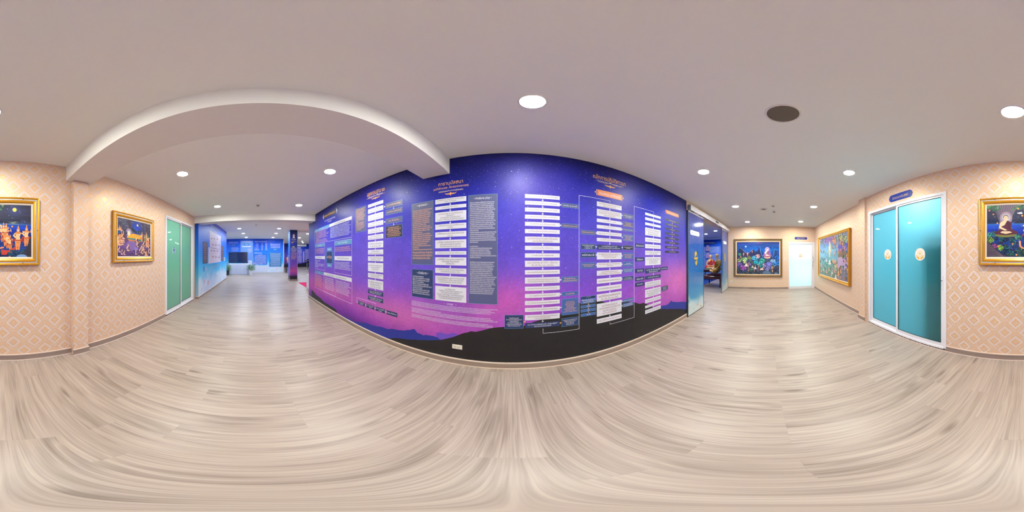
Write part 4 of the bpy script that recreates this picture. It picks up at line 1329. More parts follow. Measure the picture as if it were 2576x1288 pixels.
for k in range(26):
    x0 = .19 + .17 * k / 25
    A.line([(x0 - .02 + .02 * math.sin(k), .44), (x0, .66), (x0 + (x0 - .275) * .4, .82), (x0 + (x0 - .275) * 1.5, 1)], .0022, (66, 54, 74) if k % 2 else (150, 134, 146))
for k in range(46):
    A.E(A.r.choice([A.r.uniform(0, .16), A.r.uniform(.36, .62), A.r.uniform(0, .2)]), A.r.uniform(.9, 1), A.r.uniform(.01, .025), .02, A.r.choice([(72, 132, 84), (96, 158, 106), (52, 104, 74)]), 7, .3)
A.glow(.284, .735, .092, .135, (252, 248, 240), (150, 132, 150), 8)
for _ in range(70):
    x, z = A.r.uniform(0, .55), A.r.uniform(.0, .4)
    A.bush(x, z, A.r.uniform(.018, .05), A.r.choice([(28, 98, 110), (40, 120, 104), (24, 66, 116), (52, 92, 70), (44, 60, 128), (20, 52, 92)]), 7, 1.2)
for x, z, c in ((.04, .42, (62, 140, 130)), (.11, .44, (34, 128, 140)), (.06, .32, (110, 150, 60)), (.2, .17, (126, 176, 66)), (.46, .37, (64, 128, 110)), (.12, .2, (150, 70, 130))):
    A.bush(x, z, .045, c, 14, 1.2)
A.E(.28, .415, .16, .045, (122, 122, 52), 18, .06)
A.seated(.283, .42, .38, (88, 42, 60), hair=(38, 26, 30))
A.P([(0, .3), (.06, .24), (.2, .08), (.34, 0), (0, 0)], (70, 60, 78))
for k in range(9): A.line([(0, .28 - k * .03), (.1, .16 - k * .02), (.26, .0)], .003, (110, 96, 104))
A.line([(.485, .3), (.49, .2), (.53, .16), (.6, .18)], .014, (232, 150, 110))
A.line([(.53, .58), (.56, .6), (.565, .5), (.6, .45)], .012, (238, 196, 150))
for x, z, h, l in ((.585, .28, .38, .2), (.63, .2, .44, .1), (.66, .16, .34, -.4), (.70, .12, .30, -.6), (.61, .34, .3, .5), (.80, .13, .48, .12), (.925, .2, .42, .1)):
    A.dancer(x, z, h, lean=l)
A.P([(.56, .14), (.66, .12), (.78, .2), (.74, .1), (.66, .04), (.57, .04)], (196, 62, 46))
for _ in range(22): A.bush(A.r.uniform(.55, 1), A.r.uniform(0, .13), .03, A.r.choice([(24, 92, 128), (28, 120, 140), (22, 66, 120)]), 5, .8)
A.P([(.8, .05), (.9, .1), (.97, .3), (1, .42), (1, 0), (.8, 0)], (52, 50, 60))
A.E(.86, .0, .08, .05, (120, 160, 210), 14)
for x, z in ((.38, .24), (.68, .0), (.44, .04), (.72, .57), (.81, .15), (.04, .9), (.1, .82), (.16, .64), (.46, .92), (.52, .78), (.17, .2)): A.E(x, z, .014, .018, (236, 150, 80), 9, .25)
A.E(.755, .9, .03, .04, (248, 220, 92), 18)
framed('framed_painting', 1.053, .866, (.038, GY + .012, 1.818), math.pi, PROF, 'gilt framed painting of a seated figure glowing under a tree by a moonlit sea', A, bg1)

# -- painting 2: reclining golden figure among kneeling crowds
A = Art(.87, .66, 2)
def bg2(x, z):
    c = table(z, [0, .3, .5, .7, 1], [(74, 46, 92), (104, 74, 132), (86, 62, 110), (60, 56, 90), (72, 70, 92)])
    c = c * (1 + (fbm(x, z, 7, 12)[:, None] - .5) * .6)
    g = np.clip(1.3 - np.hypot((x - .53) / .2, (z - .8) / .22), 0, 1)[:, None]
    return c * (1 - g) + np.array((34, 66, 176)) * g
for _ in range(90):
    A.E(A.r.choice([A.r.uniform(0, .36), A.r.uniform(.7, 1)]), A.r.uniform(.68, 1), .012, .015, A.r.choice([(120, 104, 110), (80, 116, 96), (150, 130, 118), (56, 50, 70)]), 6, .3)
for x in (.3, .34, .74, .86): A.line([(x, .45), (x + .02, .7), (x - .02, 1)], .02, (66, 50, 66))
A.P([(.34, .74), (.42, .8), (.5, .72), (.56, .7), (.62, .76), (.7, .72), (.7, .66), (.34, .66)], (40, 52, 66))
for _ in range(22): A.star(A.r.uniform(.36, .7), A.r.uniform(.56, .95), .007, (220, 225, 245))
A.E(.56, .88, .026, .034, (246, 220, 80), 14)
A.glow(.3, .64, .09, .12, (250, 244, 240), (130, 110, 140), 7)
A.P([(.26, .5), (.74, .47), (.74, .44), (.26, .47)], (48, 140, 138))
A.P([(.26, .47), (.7, .43), (.62, .40), (.3, .42)], (206, 124, 60))
A.P([(.24, .5), (.27, .57), (.42, .63), (.55, .62), (.66, .6), (.72, .52), (.72, .49), (.26, .5)], (232, 172, 56))
A.E(.3, .61, .035, .055, (240, 214, 180), 12)
for k in range(5): A.line([(.38 + k * .07, .62), (.40 + k * .07, .5)], .003, (176, 120, 30))
A.P([(.52, .4), (.5, .3), (.58, .3), (.6, .4)], (214, 150, 80))
A.E(.4, .3, .16, .14, (126, 96, 158), 16, .1)
A.E(.52, .24, .06, .07, (140, 120, 196), 12, .2)
for _ in range(30):
    x = A.r.choice([A.r.uniform(.0, .16), A.r.uniform(.0, .2), A.r.uniform(.72, .98), A.r.uniform(.5, .98)])
    z = A.r.uniform(.0, .42) if x < .7 else A.r.uniform(0, .5)
    A.seated(x, z, A.r.uniform(.13, .18), A.r.choice([(90, 50, 66), (214, 150, 110), (120, 84, 130)]), skin=(240, 198, 160))
A.seated(.15, .44, .22, (96, 56, 80)); A.seated(.28, .14, .2, (120, 80, 110))
for x, z, h in ((.04, .5, .3), (.08, .45, .34), (.7, .42, .3), (.86, .4, .34), (.93, .32, .36), (.8, .44, .22)): A.dancer(x, z, h, (232, 150, 84))
A.P([(.78, .46), (.8, .62), (.83, .66), (.86, .5), (.83, .44)], (126, 140, 96))
for x, z, c in ((.04, .62, (48, 86, 150)), (.44, .12, (90, 60, 120)), (.6, .1, (110, 74, 120)), (.2, .62, (66, 60, 84)), (.92, .62, (84, 120, 106))): A.bush(x, z, .05, c, 12, 1.1)
framed('framed_painting', 1.083, .853, (-2.192, GY + .012, 1.818), math.pi, PROF, 'gilt framed painting of a reclining golden figure surrounded by kneeling crowds', A, bg2)

# -- painting 3 (end wall): blue forest night with a seated figure in a pink aura
A = Art(1.9, 1.44, 3)
def bg3(x, z):
    c = table(z + (fbm(x, z, 3, 6) - .5) * .12, [0, .2, .45, .6, .75, .9, 1], [(34, 62, 84), (52, 70, 120), (40, 66, 140), (24, 70, 156), (16, 96, 186), (28, 74, 160), (44, 56, 128)])
    c = c * (1 + (fbm(x * .5, z * 3, 5, 16)[:, None] - .5) * .5)
    g = np.exp(-((x - .52) / .08) ** 2 - ((z - .97) / .03) ** 2)[:, None]
    return c * (1 - g * .6) + np.array((150, 90, 150)) * g * .6
A.glow(.215, .855, .03, .04, (250, 250, 235), (60, 110, 180), 4)
A.P([(0, .5), (.03, .72), (.08, .82), (.13, .8), (.2, .66), (.28, .64), (.35, .74), (.4, .78), (.44, .66), (.5, .74), (.54, .86), (.58, .6), (.6, .5)], (46, 48, 92))
A.line([(.08, .82), (.15, .74), (.22, .66), (.28, .645), (.34, .72), (.39, .77)], .004, (150, 160, 200))
A.line([(.545, .86), (.56, .7), (.6, .56), (.62, .5)], .004, (120, 160, 210))
A.P([(.82, .5), (.87, .62), (.88, .74), (.92, .77), (.95, .7), (.93, .5)], (38, 60, 120))
A.line([(.82, .48), (.87, .6), (.88, .74), (.91, .77), (.94, .73)], .004, (90, 170, 200))
for _ in range(340):
    x, z = A.r.random(), A.r.uniform(0, .52)
    pal = [(70, 96, 88), (58, 76, 110), (86, 80, 140), (46, 66, 84), (90, 110, 110)] if z < .3 else [(110, 130, 100), (60, 120, 150), (80, 80, 150), (50, 90, 140)]
    A.bush(x, z, A.r.uniform(.014, .03), A.r.choice(pal), 5, 1.25)
for x, z, r, c in ((.06, .42, .05, (150, 160, 110)), (.13, .47, .05, (112, 150, 96)), (.2, .46, .055, (140, 184, 132)), (.19, .38, .04, (176, 190, 120)), (.3, .5, .05, (120, 130, 90)), (.07, .62, .04, (60, 140, 120)), (.06, .3, .06, (110, 90, 170)),
                   (.16, .2, .07, (150, 80, 170)), (.3, .3, .05, (110, 90, 150)), (.42, .5, .06, (70, 150, 190)), (.5, .56, .05, (196, 150, 160)), (.46, .38, .05, (30, 160, 180)), (.52, .33, .05, (28, 150, 170)), (.6, .42, .06, (50, 160, 150)), (.56, .26, .05, (36, 120, 130)),
                   (.68, .26, .07, (140, 130, 210)), (.76, .3, .07, (110, 110, 200)), (.72, .18, .06, (120, 120, 180)), (.85, .4, .06, (130, 160, 210)), (.9, .32, .06, (60, 130, 210)), (.95, .5, .06, (20, 90, 180)), (.98, .35, .05, (30, 110, 190)), (.35, .15, .06, (60, 100, 90)), (.86, .22, .04, (90, 100, 90))):
    A.bush(x, z, r, c, 22, 1.2)
for x, z in ((.42, .2), (.5, .22), (.62, .24), (.27, .28)): A.line([(x, z - .12), (x + .01, z), (x + .03, z + .1)], .007, (186, 130, 120))
A.glow(.72, .68, .085, .16, (206, 150, 220), (60, 110, 200), 5)
A.E(.72, .6, .08, .12, (150, 110, 190), 20)
A.E(.72, .76, .06, .08, (60, 70, 160), 20); A.E(.72, .765, .052, .07, (196, 170, 226), 20)
A.E(.72, .53, .07, .045, (236, 190, 160), 16, .1); A.E(.72, .55, .06, .03, (190, 90, 120), 14, .1)
A.seated(.72, .555, .24, (160, 100, 150), skin=(250, 232, 214))
for x, z, h in ((.165, .56, .12), (.26, .56, .14), (.37, .66, .08), (.10, .5, .08), (.83, .14, .12), (.28, .08, .08), (.84, .05, .1)): A.dancer(x, z, h, (232, 140, 80))
for x, z, h, c in ((.23, .24, .12, (240, 226, 220)), (.44, .16, .09, (210, 210, 235)), (.6, .14, .08, (236, 220, 220)), (.565, .13, .06, (236, 200, 200)), (.38, .2, .08, (190, 200, 210))): A.seated(x, z, h, c)
A.P([(.64, .1), (.74, .12), (.8, .04), (.82, 0), (.6, 0)], (96, 120, 150)); A.P([(.86, 0), (.92, .06), (.97, .02), (1, 0)], (120, 140, 170))
PROF3 = [(0, .03, 0), (.012, .04, 0), (.03, .05, 0), (.05, .03, 2), (.062, .03, 0), (.078, .036, 0), (.09, .022, 2), (.13, .016, 3), (.136, .012, 3)]
CHAMP = [mat('frame_bronze', (150, 122, 84), .35, metal=.6), SILVF, mat('frame_dark_line', (120, 92, 58), .4, metal=.4), mat('liner_peach', (232, 200, 160), .6)]
framed('framed_painting', 2.167, 1.70, (EX - .012, .4495, 1.41), -math.pi / 2, PROF3, 'large bronze framed painting of a blue forest night with a figure in a pink aura', A, bg3, fill=CHAMP)

# -- painting 4 (back wall, far right): pale blue scene with a tall golden figure
A = Art(2.5, 1.45, 4)
def bg4(x, z):
    c = table(z + (fbm(x, z, 2, 26) - .5) * .2, [0, .2, .4, .7, .85, 1], [(86, 110, 96), (92, 140, 130), (98, 170, 190), (112, 168, 214), (96, 140, 210), (140, 140, 170)])
    return c * (1 + (fbm(x, z, 8, 36)[:, None] - .5) * .4)
# viewer left = far end of the wall, viewer right = near the pilaster
A.P([(.72, .0), (.72, 1), (1, 1), (1, 0)], (120, 126, 150))
A.P([(.72, .5), (.72, .74), (1, .74), (1, .5)], (130, 112, 96)); A.P([(.72, .62), (.72, .76), (1, .78), (1, .62)], (80, 84, 190))
A.P([(.7, .26), (.7, .5), (1, .5), (1, .24)], (190, 166, 206))
A.P([(.2, .88), (.24, .98), (.62, .98), (.6, .86), (.4, .82)], (150, 120, 180))
for _ in range(110):
    x, z = A.r.uniform(.02, 1), A.r.uniform(0, 1)
    if .3 < x < .55 and z > .45: continue
    A.bush(x, z, A.r.uniform(.012, .035), A.r.choice([(96, 140, 110), (206, 150, 110), (150, 170, 150), (120, 110, 160), (190, 120, 120), (110, 130, 90), (130, 160, 190)]), 5, 1.3)
for x, z, c in ((.62, .3, (120, 140, 100)), (.55, .22, (70, 130, 120)), (.3, .3, (90, 150, 130)), (.4, .16, (100, 130, 90)), (.9, .85, (110, 140, 110)), (.78, .9, (120, 150, 90)), (.6, .86, (214, 140, 110))): A.bush(x, z, .06, c, 18, 1.3)
A.E(.44, .68, .03, .2, (244, 216, 150), 18); A.dancer(.44, .5, .4, (240, 200, 120), (250, 226, 180), (240, 200, 120))
A.seated(.44, .32, .16, (240, 240, 240))
for _ in range(44):
    A.dancer(A.r.uniform(.56, .98), A.r.uniform(.0, .9), A.r.uniform(.07, .14), A.r.choice([(222, 130, 84), (226, 170, 110), (200, 110, 110)]))
for _ in range(22):
    A.seated(A.r.uniform(.05, .9), A.r.uniform(.0, .4), A.r.uniform(.07, .12), A.r.choice([(222, 130, 84), (230, 200, 150), (100, 120, 170), (236, 226, 220)]))
PROF4 = [(0, .06, 0), (.008, .07, 0), (.024, .075, 0), (.04, .06, 0), (.048, .05, 2), (.06, .05, 0), (.075, .045, 0), (.082, .03, 0), (.09, .02, 3), (.095, .018, 3)]
framed('framed_painting', 2.665, 1.585, (5.127, -2.13 + .014, 1.47), math.pi, PROF4, 'very large gilt framed pale blue painting with a tall golden standing figure', A, bg4)

# ------------------------------------------------------------------ signs, switches, sockets
def sign(name, x, z, w_, h_, loc, rot, label, texts_):
    q = MB()
    c_ = h_ * .42
    n = []
    half = [(w_ / 2 - c_, h_ / 2), (w_ / 2 - c_ * .35, h_ * .32), (w_ / 2 - c_ * .3, h_ * .2), (w_ / 2, 0), (w_ / 2 - c_ * .3, -h_ * .2), (w_ / 2 - c_ * .35, -h_ * .32), (w_ / 2 - c_, -h_ / 2)]
    pts = half + [(-a, b_) for a, b_ in half[::-1]]
    q.slab(pts[::-1], 0, -.008)
    o = q.build(name, BLUEP, None, loc, rot)
    tag(o, label, 'sign')
    for sx in (-1, 1):
        s_ = MB()
        s_.lathe([(h_ * .07, -.011), (h_ * .07, -.008)], sx * (w_ / 2 - c_ * .7), 0, 10, 0, axis='y')
        s_.build('screw_cap', CHROME, o)
    for body, zz_, ww, hh, m_ in texts_:
        text(body, 0, zz_ * h_, w_ * ww, h_ * hh, m_, o, y=-.0088, fill=True, name='lettering')
    return o
SGOLD = mat('sign_gold', (228, 190, 104), .35, metal=.3)
SWHITE = mat('sign_white', (220, 214, 210), .4)
sign('door_sign', 0, 0, .555, .135, (1.918, GY + .001, 2.571), math.pi, 'blue pointed sign with gold Thai lettering above the turquoise sliding door', [('ห้องอเนกประสงค์', 0, .66, .46, SGOLD)])
sign('door_sign', 0, 0, .60, .115, (EX - .001, -1.479, 2.303), -math.pi / 2, 'dark blue pointed sign with two lines above the whitish glass door', [('ห้องเจ้าหน้าที่พิพิธภัณฑ์', .16, .62, .34, SGOLD), ('สำนักงาน  วิทยาเขต', -.26, .56, .24, SWHITE)])
def wallplate(name, w_, h_, loc, rot, label, cat, outlets=0, rocker=0):
    q = MB()
    q.bevbox(-w_ / 2, w_ / 2, -.009, 0, -h_ / 2, h_ / 2, .003)
    o = q.build(name, mat('plate_plastic', (222, 216, 204), .35), None, loc, rot)
    tag(o, label, cat)
    for k in range(outlets):
        cx = (k - (outlets - 1) / 2) * .045 - .004
        s_ = MB()
        s_.bevbox(cx - .018, cx + .018, -.0105, -.008, -.016, .016, .0012)
        so = s_.build('outlet', mat('plate_plastic2', (212, 206, 194), .35), o)
        s_ = MB()
        for a, b_ in ((-.006, .006), (-.006, -.006), (.008, 0)):
            s_.box(cx + a - .003, cx + a + .003, -.0112, -.0104, b_ - .0022, b_ + .0022)
        s_.build('slots', BLACK, so)
    for k in range(rocker):
        cx = (k - (rocker - 1) / 2) * .032
        s_ = MB(); s_.bevbox(cx - .013, cx + .013, -.0125, -.008, -.022, .022, .002); s_.build('rocker', mat('plate_plastic2', (212, 206, 194), .35), o)
    return o
wallplate('wall_socket', .125, .068, (-.635, MY - .0012, .3), 0, 'ivory double power socket low on the black foot of the purple mural', 'socket', outlets=2)
wallplate('light_switch', .12, .072, (EX - .0005, -.765, 1.35), -math.pi / 2, 'small white light switch between the bronze framed painting and the glass door', 'switch', rocker=3)
wallplate('wall_socket', .13, .075, (EX - .0005, 1.655, .325), -math.pi / 2, 'white power socket on the gold wall below the bronze framed painting', 'socket', outlets=2)
# ------------------------------------------------------------------ ceiling fittings
def lamp_mat(name, s_, c=(255, 255, 255)):
    return mat(name, (250, 250, 250), emit=c, estr=s_)
LM1 = lamp_mat('downlight_diffuser', LAMP, (252, 254, 243))
LM1B = lamp_mat('downlight_diffuser_end', LAMP * 1.5, (252, 254, 243))
LM2 = lamp_mat('downlight_diffuser_hall', LAMP_HALL, (228, 242, 255))
LM3 = lamp_mat('downlight_diffuser_shrine', LAMP_HALL * 1.0, (235, 243, 255))
RIM = mat('downlight_rim', (236, 236, 238), .4)
def downlight(x, y, zc, r, lm_, label, group):
    root = empty('downlight', (x, y, zc))
    tag(root, label, 'ceiling light', group)
    q = MB(); q.lathe([(r + .012, 0), (r + .010, -.006), (r, -.009), (r - .002, -.004), (r - .004, 0)], 0, 0, 32)
    q.build('rim', RIM, root)
    q = MB(); q.lathe([(r - .002, -.001), (r - .004, -.0065), (r * .85, -.0095), (r * .5, -.011), (.001, -.0115)], 0, 0, 32)
    q.build('diffuser', lm_, root)
    return root
G1 = 'round downlights in the corridor ceiling'
for u, v, lab in ((1340, 255.5, 'round downlight nearest the camera, above the centre of the purple mural'), (2548, 281.5, 'round downlight above the gilt painting of the figure under a tree'),
                  (459, 437, 'downlight between the two beams, on the gold wallpaper side'), (830, 431, 'downlight between the two beams, on the purple mural side'),
                  (547, 519, 'downlight close to the hall entrance beam, on the green door side'), (752, 516, 'downlight close to the hall entrance beam, on the purple mural side'),
                  (1770, 432, 'downlight above the right end of the purple mural'), (2136, 434, 'downlight above the turquoise sliding door'),
                  (1850, 519, 'downlight in front of the automatic glass door header'), (2047, 520, 'downlight in front of the very large gilt painting'),
                  (1880, 558, 'downlight just above the bronze framed painting on the end wall'), (2014, 557, 'downlight just above the whitish glass door')):
    x, y = on_z(u, v, CZ)
    downlight(x, y, CZ, .078, LM1B if x > 5 else LM1, lab, G1)
G2 = 'round downlights in the hall ceiling'
for u, v, lab in ((602, 575, 'leftmost hall downlight of the nearest pair'), (702, 575, 'right hall downlight of the nearest pair'), (612, 587, 'left hall downlight of the middle pair'), (694.5, 587, 'right hall downlight of the middle pair'),
                  (619.5, 597, 'left hall downlight of the farthest pair, above the television'), (687, 597.3, 'right hall downlight of the farthest pair, above the blue mural'),
                  (774, 588, 'hall downlight right of the printed column, nearest'), (753, 598, 'hall downlight right of the printed column, close beside it'), (760, 607, 'small hall downlight above the wall air conditioner')):
    x, y = on_z(u, v, HZ)
    downlight(x, y, HZ, .088 if v < 600 else .06, LM2, lab, G2)
# further hall lights, mostly out of sight, added to light the hall
for x, y, w_ in ((-12.5, -2.9, 'around the corner behind the white chart wall'), (-15.5, 6.4, 'over the walkway between column and purple wall'), (-18.2, 5.4, 'near the high tables'), (-8.2, 5.5, 'over the open floor behind the purple wall'), (-7.0, 3.2, 'over the white plinth')):
    downlight(x, y, HZ, .088, LM2, 'added hall downlight ' + w_, G2)
G3 = 'round downlights in the shrine room'
for u, v, lab in ((1800, 580.5, 'shrine room downlight seen through the open glass door, higher one'), (1776, 588.5, 'shrine room downlight seen through the open glass door, lower one')):
    x, y = on_z(u, v, CZ)
    downlight(x, y, CZ, .08, LM3, lab, G3)
for x, y, w_ in ((5.5, 3.6, 'behind the left printed glass panel'), (10.3, 5.6, 'over the blue carpet'), (11.6, 3.4, 'close to the blue mural')):  # unseen lamps added to brighten the shrine room
    downlight(x, y, CZ, .08, LM3, 'added shrine room downlight ' + w_, G3)

x, y = on_z(1968, 288, CZ)
root = tag(empty('ceiling_speaker', (1.115, -.103, CZ)), 'round grey mesh loudspeaker set in the corridor ceiling', 'speaker')
q = MB(); q.lathe([(.128, 0), (.126, -.006), (.115, -.010), (.112, -.004)], 0, 0, 48); q.build('rim', WHITE, root)
sm = mat('speaker_mesh', (104, 94, 84), .5, metal=.2)
nt = sm.node_tree; X.nt = nt
xx, yy, zz, vv = xyz(nt)
dots = ((xx * 1100).sin() * (yy * 1100).sin()).abs().ramp(.25, .6)
nt.links.new(mixc(nt, dots, (70, 62, 56), (140, 128, 114)), nt.nodes['Principled BSDF'].inputs['Base Color'])
q = MB(); q.lathe([(.112, -.004), (.10, -.0075), (.05, -.0095), (.001, -.010)], 0, 0, 40); q.build('mesh_grille', sm, root)
def small_ceiling(name, u, v, zc, label, cat, r=.05, kind='smoke'):
    x, y = on_z(u, v, zc)
    root = tag(empty(name, (x, y, zc)), label, cat)
    q = MB(); q.lathe([(r, 0), (r, -.01), (r * .9, -.02)], 0, 0, 20); q.build('base', WHITE, root)
    q = MB(); q.lathe([(r * .62, -.018), (r * .66, -.028), (r * .5, -.042), (r * .2, -.046)], 0, 0, 16); q.build('sensor_head', mat('detector_grey', (150, 146, 142), .5), root)
small_ceiling('smoke_detector', 649, 515, CZ, 'small smoke detector on the ceiling between the two beams', 'detector', .055)
small_ceiling('smoke_detector', 644.5, 565, HZ, 'small smoke detector on the hall ceiling just past the beam', 'detector', .055)
small_ceiling('smoke_detector', 1945, 516.5, CZ, 'upper of two small detectors on the ceiling near the end wall', 'detector', .05)
small_ceiling('smoke_detector', 1947.5, 531, CZ, 'lower of two small detectors on the ceiling near the end wall', 'detector', .055)
x, y = on_z(1921, 526, CZ)
root = tag(empty('ceiling_speaker', (x, y, CZ)), 'shallow round ceiling speaker between the far downlights of the corridor', 'speaker')
q = MB(); q.lathe([(.115, 0), (.112, -.006), (.10, -.008)], 0, 0, 32); q.build('rim', WHITE, root)
q = MB(); q.lathe([(.10, -.006), (.05, -.009), (.001, -.009)], 0, 0, 28); q.build('mesh_grille', mat('vent_grey', (150, 146, 140), .6), root)

# ------------------------------------------------------------------ hall on the left: walls
def bluecol(x, z, lowc=.75):
    n = fbm(x, z, .9, 41) - .5
    t = z + n * .5
    c = table(t, [0, .4, .9, 1.3, 1.8, 2.4, 3.1], [(206, 222, 238), (170, 214, 240), (84, 190, 236), (40, 156, 238), (30, 124, 236), (18, 96, 224), (8, 62, 190)])
    cl = np.clip((lowc - z) / .3 + (fbm(x, z, 2.2, 18) - .5) * 3.4, 0, 1)[:, None] * np.clip((1.25 - z) / .3, 0, 1)[:, None]
    c = c * (1 - cl * .85) + np.array((216, 226, 242)) * cl * .85
    m = np.clip(fbm(x, z, 1.2, 58) - .5, 0, 1)[:, None] * 2.2
    return c * (1 - m * .3) + np.array((120, 140, 236)) * m * .3
HW = -14.75
# far wall, slightly turned
far = struct(empty('wall_far', (HW, 0, 0), math.pi / 2), 'blue mural end wall of the hall')
# local x = +y direction when looking along -x
g = grid('mural_surface', -4.1, 2.5, 0, HZ, 150, 70, bluecol, BLUEM, parent=far)
q = MB(); q.box(-4.1, 2.5, .003, .1, 0, HZ); q.box(2.5, 2.56, -.02, .1, 0, HZ, 1); q.build('wall_core', [WHITE, CAP], far)
def farx(u): return on_x(u, 644, HW)[0]
def farz(u, v): return on_x(u, v, HW)[1]
def fpanel(u0, v0, u1, v1, m_, body=None, n=0, width=40, ink=None, seed=1, y=-.002, fill=True):
    a, b_ = farx(u0), farx(u1)
    z1, z0 = farz((u0 + u1) / 2, v0), farz((u0 + u1) / 2, v1)
    par = far
    if m_ is not None:
        par = panel(min(a, b_), max(a, b_), z0, z1, m_, par=far, y=y)
    if body or n:
        text(body or para(n, width, seed), (a + b_) / 2, (z0 + z1) / 2, abs(b_ - a) * (.6 if body else .92), (z1 - z0) * (.42 if body else .94), ink or WPRINT, par, y=y - .002, fill=fill)
BMID = mat('print_blue_mid', (40, 112, 214), .4)
BDEEP = mat('print_blue_deep', (14, 70, 160), .4)
BLITE = mat('print_blue_light', (110, 150, 224), .4)
BTEAL = mat('print_teal', (20, 120, 186), .4)
BPALE = mat('print_pale', (206, 214, 236), .4)
fpanel(605, 606, 636.5, 668, BLITE)
fpanel(638, 668, 673, 684.5, BPALE)
fpanel(581, 614.2, 595, 617.6, BDEEP, 'สมาธิ')
fpanel(575, 608, 600, 612, None, n=2, width=36, seed=61)
fpanel(580, 621.5, 602, 632.5, None, n=5, width=40, seed=62)
fpanel(606, 606, 634, 610.5, None, n=2, width=40, seed=63, y=-.004)
fpanel(613, 612.5, 627, 617.2, BTEAL, 'วิปัสสนา', y=-.004)
fpanel(608.5, 619, 632, 621.4, BPALE, y=-.004)
fpanel(622, 623, 634.5, 636, None, n=6, width=22, seed=64, y=-.004)
fpanel(624.5, 655, 634, 668, BPALE, y=-.004)
fpanel(639, 605.5, 673, 609.5, None, n=2, width=50, seed=65)
fpanel(643, 611, 651, 621, None, n=6, width=16, seed=66)
fpanel(656, 611, 662.5, 630, None, n=11, width=12, seed=67)
fpanel(666.5, 611, 673, 630, None, n=11, width=12, seed=68)
fpanel(639, 621.5, 653, 630.5, None, n=5, width=24, seed=69)
fpanel(639, 634, 660, 638.5, None, n=2, width=36, seed=70)
fpanel(638.5, 639, 672, 666, BMID, n=11, width=52, seed=71)
fpanel(679, 612, 706, 624.5, None, n=3, width=34, seed=72)
fpanel(686, 625.5, 700, 630, BTEAL, 'อริยสัจ ๔')
fpanel(677.5, 635.5, 708, 671, BTEAL, n=14, width=40, seed=73)
def cloud_flower(par, x, z, s_, c, y=-.003):
    q = MB()
    for k in range(5):
        a = 1.57 + k * 1.2566
        q.slab([(x + s_ * .15 * math.cos(a - .5), z + s_ * .15 * math.sin(a - .5)), (x + s_ * math.cos(a - .35), z + s_ * math.sin(a - .35)), (x + s_ * 1.2 * math.cos(a), z + s_ * 1.2 * math.sin(a)), (x + s_ * math.cos(a + .35), z + s_ * math.sin(a + .35)), (x + s_ * .15 * math.cos(a + .5), z + s_ * .15 * math.sin(a + .5))], y + .001, y)
    q.build('printed_flower', c, par)
LOT = mat('print_lotus_pink', (222, 176, 200), .5)
for x, z, s_ in ((-.1, .82, .07), (.1, .76, .06), (.45, .8, .06), (1.9, .3, .08), (2.2, .4, .06)):
    cloud_flower(far, x, z, s_, LOT)

# left blue wall with the big white chart
BY = -1.905
bl = struct(empty('wall_left_hall', (0, BY, 0), math.pi), 'blue mural wall with a large white chart at the hall entrance')
def bl_col(x, z):
    c = bluecol(x, z, .8)
    t = np.clip((z - 1.4) / 1.4, 0, 1)[:, None]
    return c * (1 - t * .6) + np.array((84, 104, 222)) * t * .6
grid('mural_surface', 5.16, 10.38, 0, HZ, 170, 90, bl_col, BLUEM, parent=bl)
q = MB()
q.box(5.165, 10.38, .003, .2, 0, HZ, 0); q.build('wall_core', WHITE, bl)
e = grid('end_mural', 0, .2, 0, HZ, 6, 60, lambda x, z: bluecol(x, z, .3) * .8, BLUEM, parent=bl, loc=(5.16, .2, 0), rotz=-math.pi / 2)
def blx(u): return -on_y(u, 644, BY)[0]
def blz(u, v): return on_y(u, v, BY)[1]
def bpanel(u0, u1, uref, v0, v1, m_, n=0, width=30, ink=None, seed=0, body=None, y=-.002):
    a, b_ = blx(u0), blx(u1)
    z1, z0 = blz(uref, v0), blz(uref, v1)
    o = panel(min(a, b_), max(a, b_), z0, z1, m_, par=bl, y=y) if m_ else bl
    if n or body:
        text(body or para(n, width, seed), (a + b_) / 2, (z0 + z1) / 2, abs(b_ - a) * .9, (z1 - z0) * .92, ink or GREYT, o, y=y - .002, fill=True)
CHART = mat('print_chart_pink', (224, 208, 224), .45)
CHP = mat('print_chart_salmon', (234, 190, 180), .45)
bpanel(527.5, 555.5, 555.5, 594.5, 627.5, CHART)
bpanel(524.3, 555.5, 555.5, 627.5, 658.5, CHART)
for i in range(6):
    for j in range(4):
        u0 = 531 + i * 3.3 + .4 * i * (1 if i > 2 else .5)
        vv_ = 601 + j * 15 - (1 - i / 6) * 2
        bpanel(u0, u0 + 2.0, u0 + 2, vv_, vv_ + 3.0, CHP if (i + j) % 2 else SLATE, y=-.0035)
bpanel(529, 554, 554, 627.3, 628, SLATE, y=-.0035)
bpanel(551, 555, 555, 600, 655, None, n=16, width=12, seed=81, y=-.0035)
bpanel(510, 521.5, 521.5, 610, 662, NAVY, n=20, width=26, ink=PEACH, seed=82)
bpanel(556.5, 562.5, 562.5, 619.5, 655.5, NAVY, n=18, width=18, ink=PEACH, seed=83)
bpanel(528, 554, 554, 578.5, 585, None, body='ปฏิจจสมุปบาท วงจรแห่งทุกข์', ink=WPRINT)
bpanel(538, 546, 546, 584.5, 588, None, body='ภพภูมิ', ink=WPRINT)
bpanel(530, 552, 552, 664, 668.5, None, body='หลักธรรม ๓๑ ภูมิ แห่งการเวียนว่าย', ink=GOLDP)
bpanel(563.2, 565.2, 565.2, 647, 656, mat('switch_white', (232, 232, 236), .4))
for x, z, s_ in ((5.8, .55, .12), (6.3, .42, .13), (7.2, .62, .12), (7.9, .5, .1), (9.2, .7, .1), (6.0, 1.0, .12), (5.5, .3, .07)):
    cloud_flower(bl, x, z, s_ * .65, LOT if s_ < .13 else mat('print_lotus_red', (220, 150, 160), .5))
cloud_flower(bl, 5.75, 1.02, .1, mat('print_lotus_blue', (60, 120, 214), .5))
skirt('baseboard_left_hall', -10.36, BY, -5.16, BY, 0, 1, h=.09)
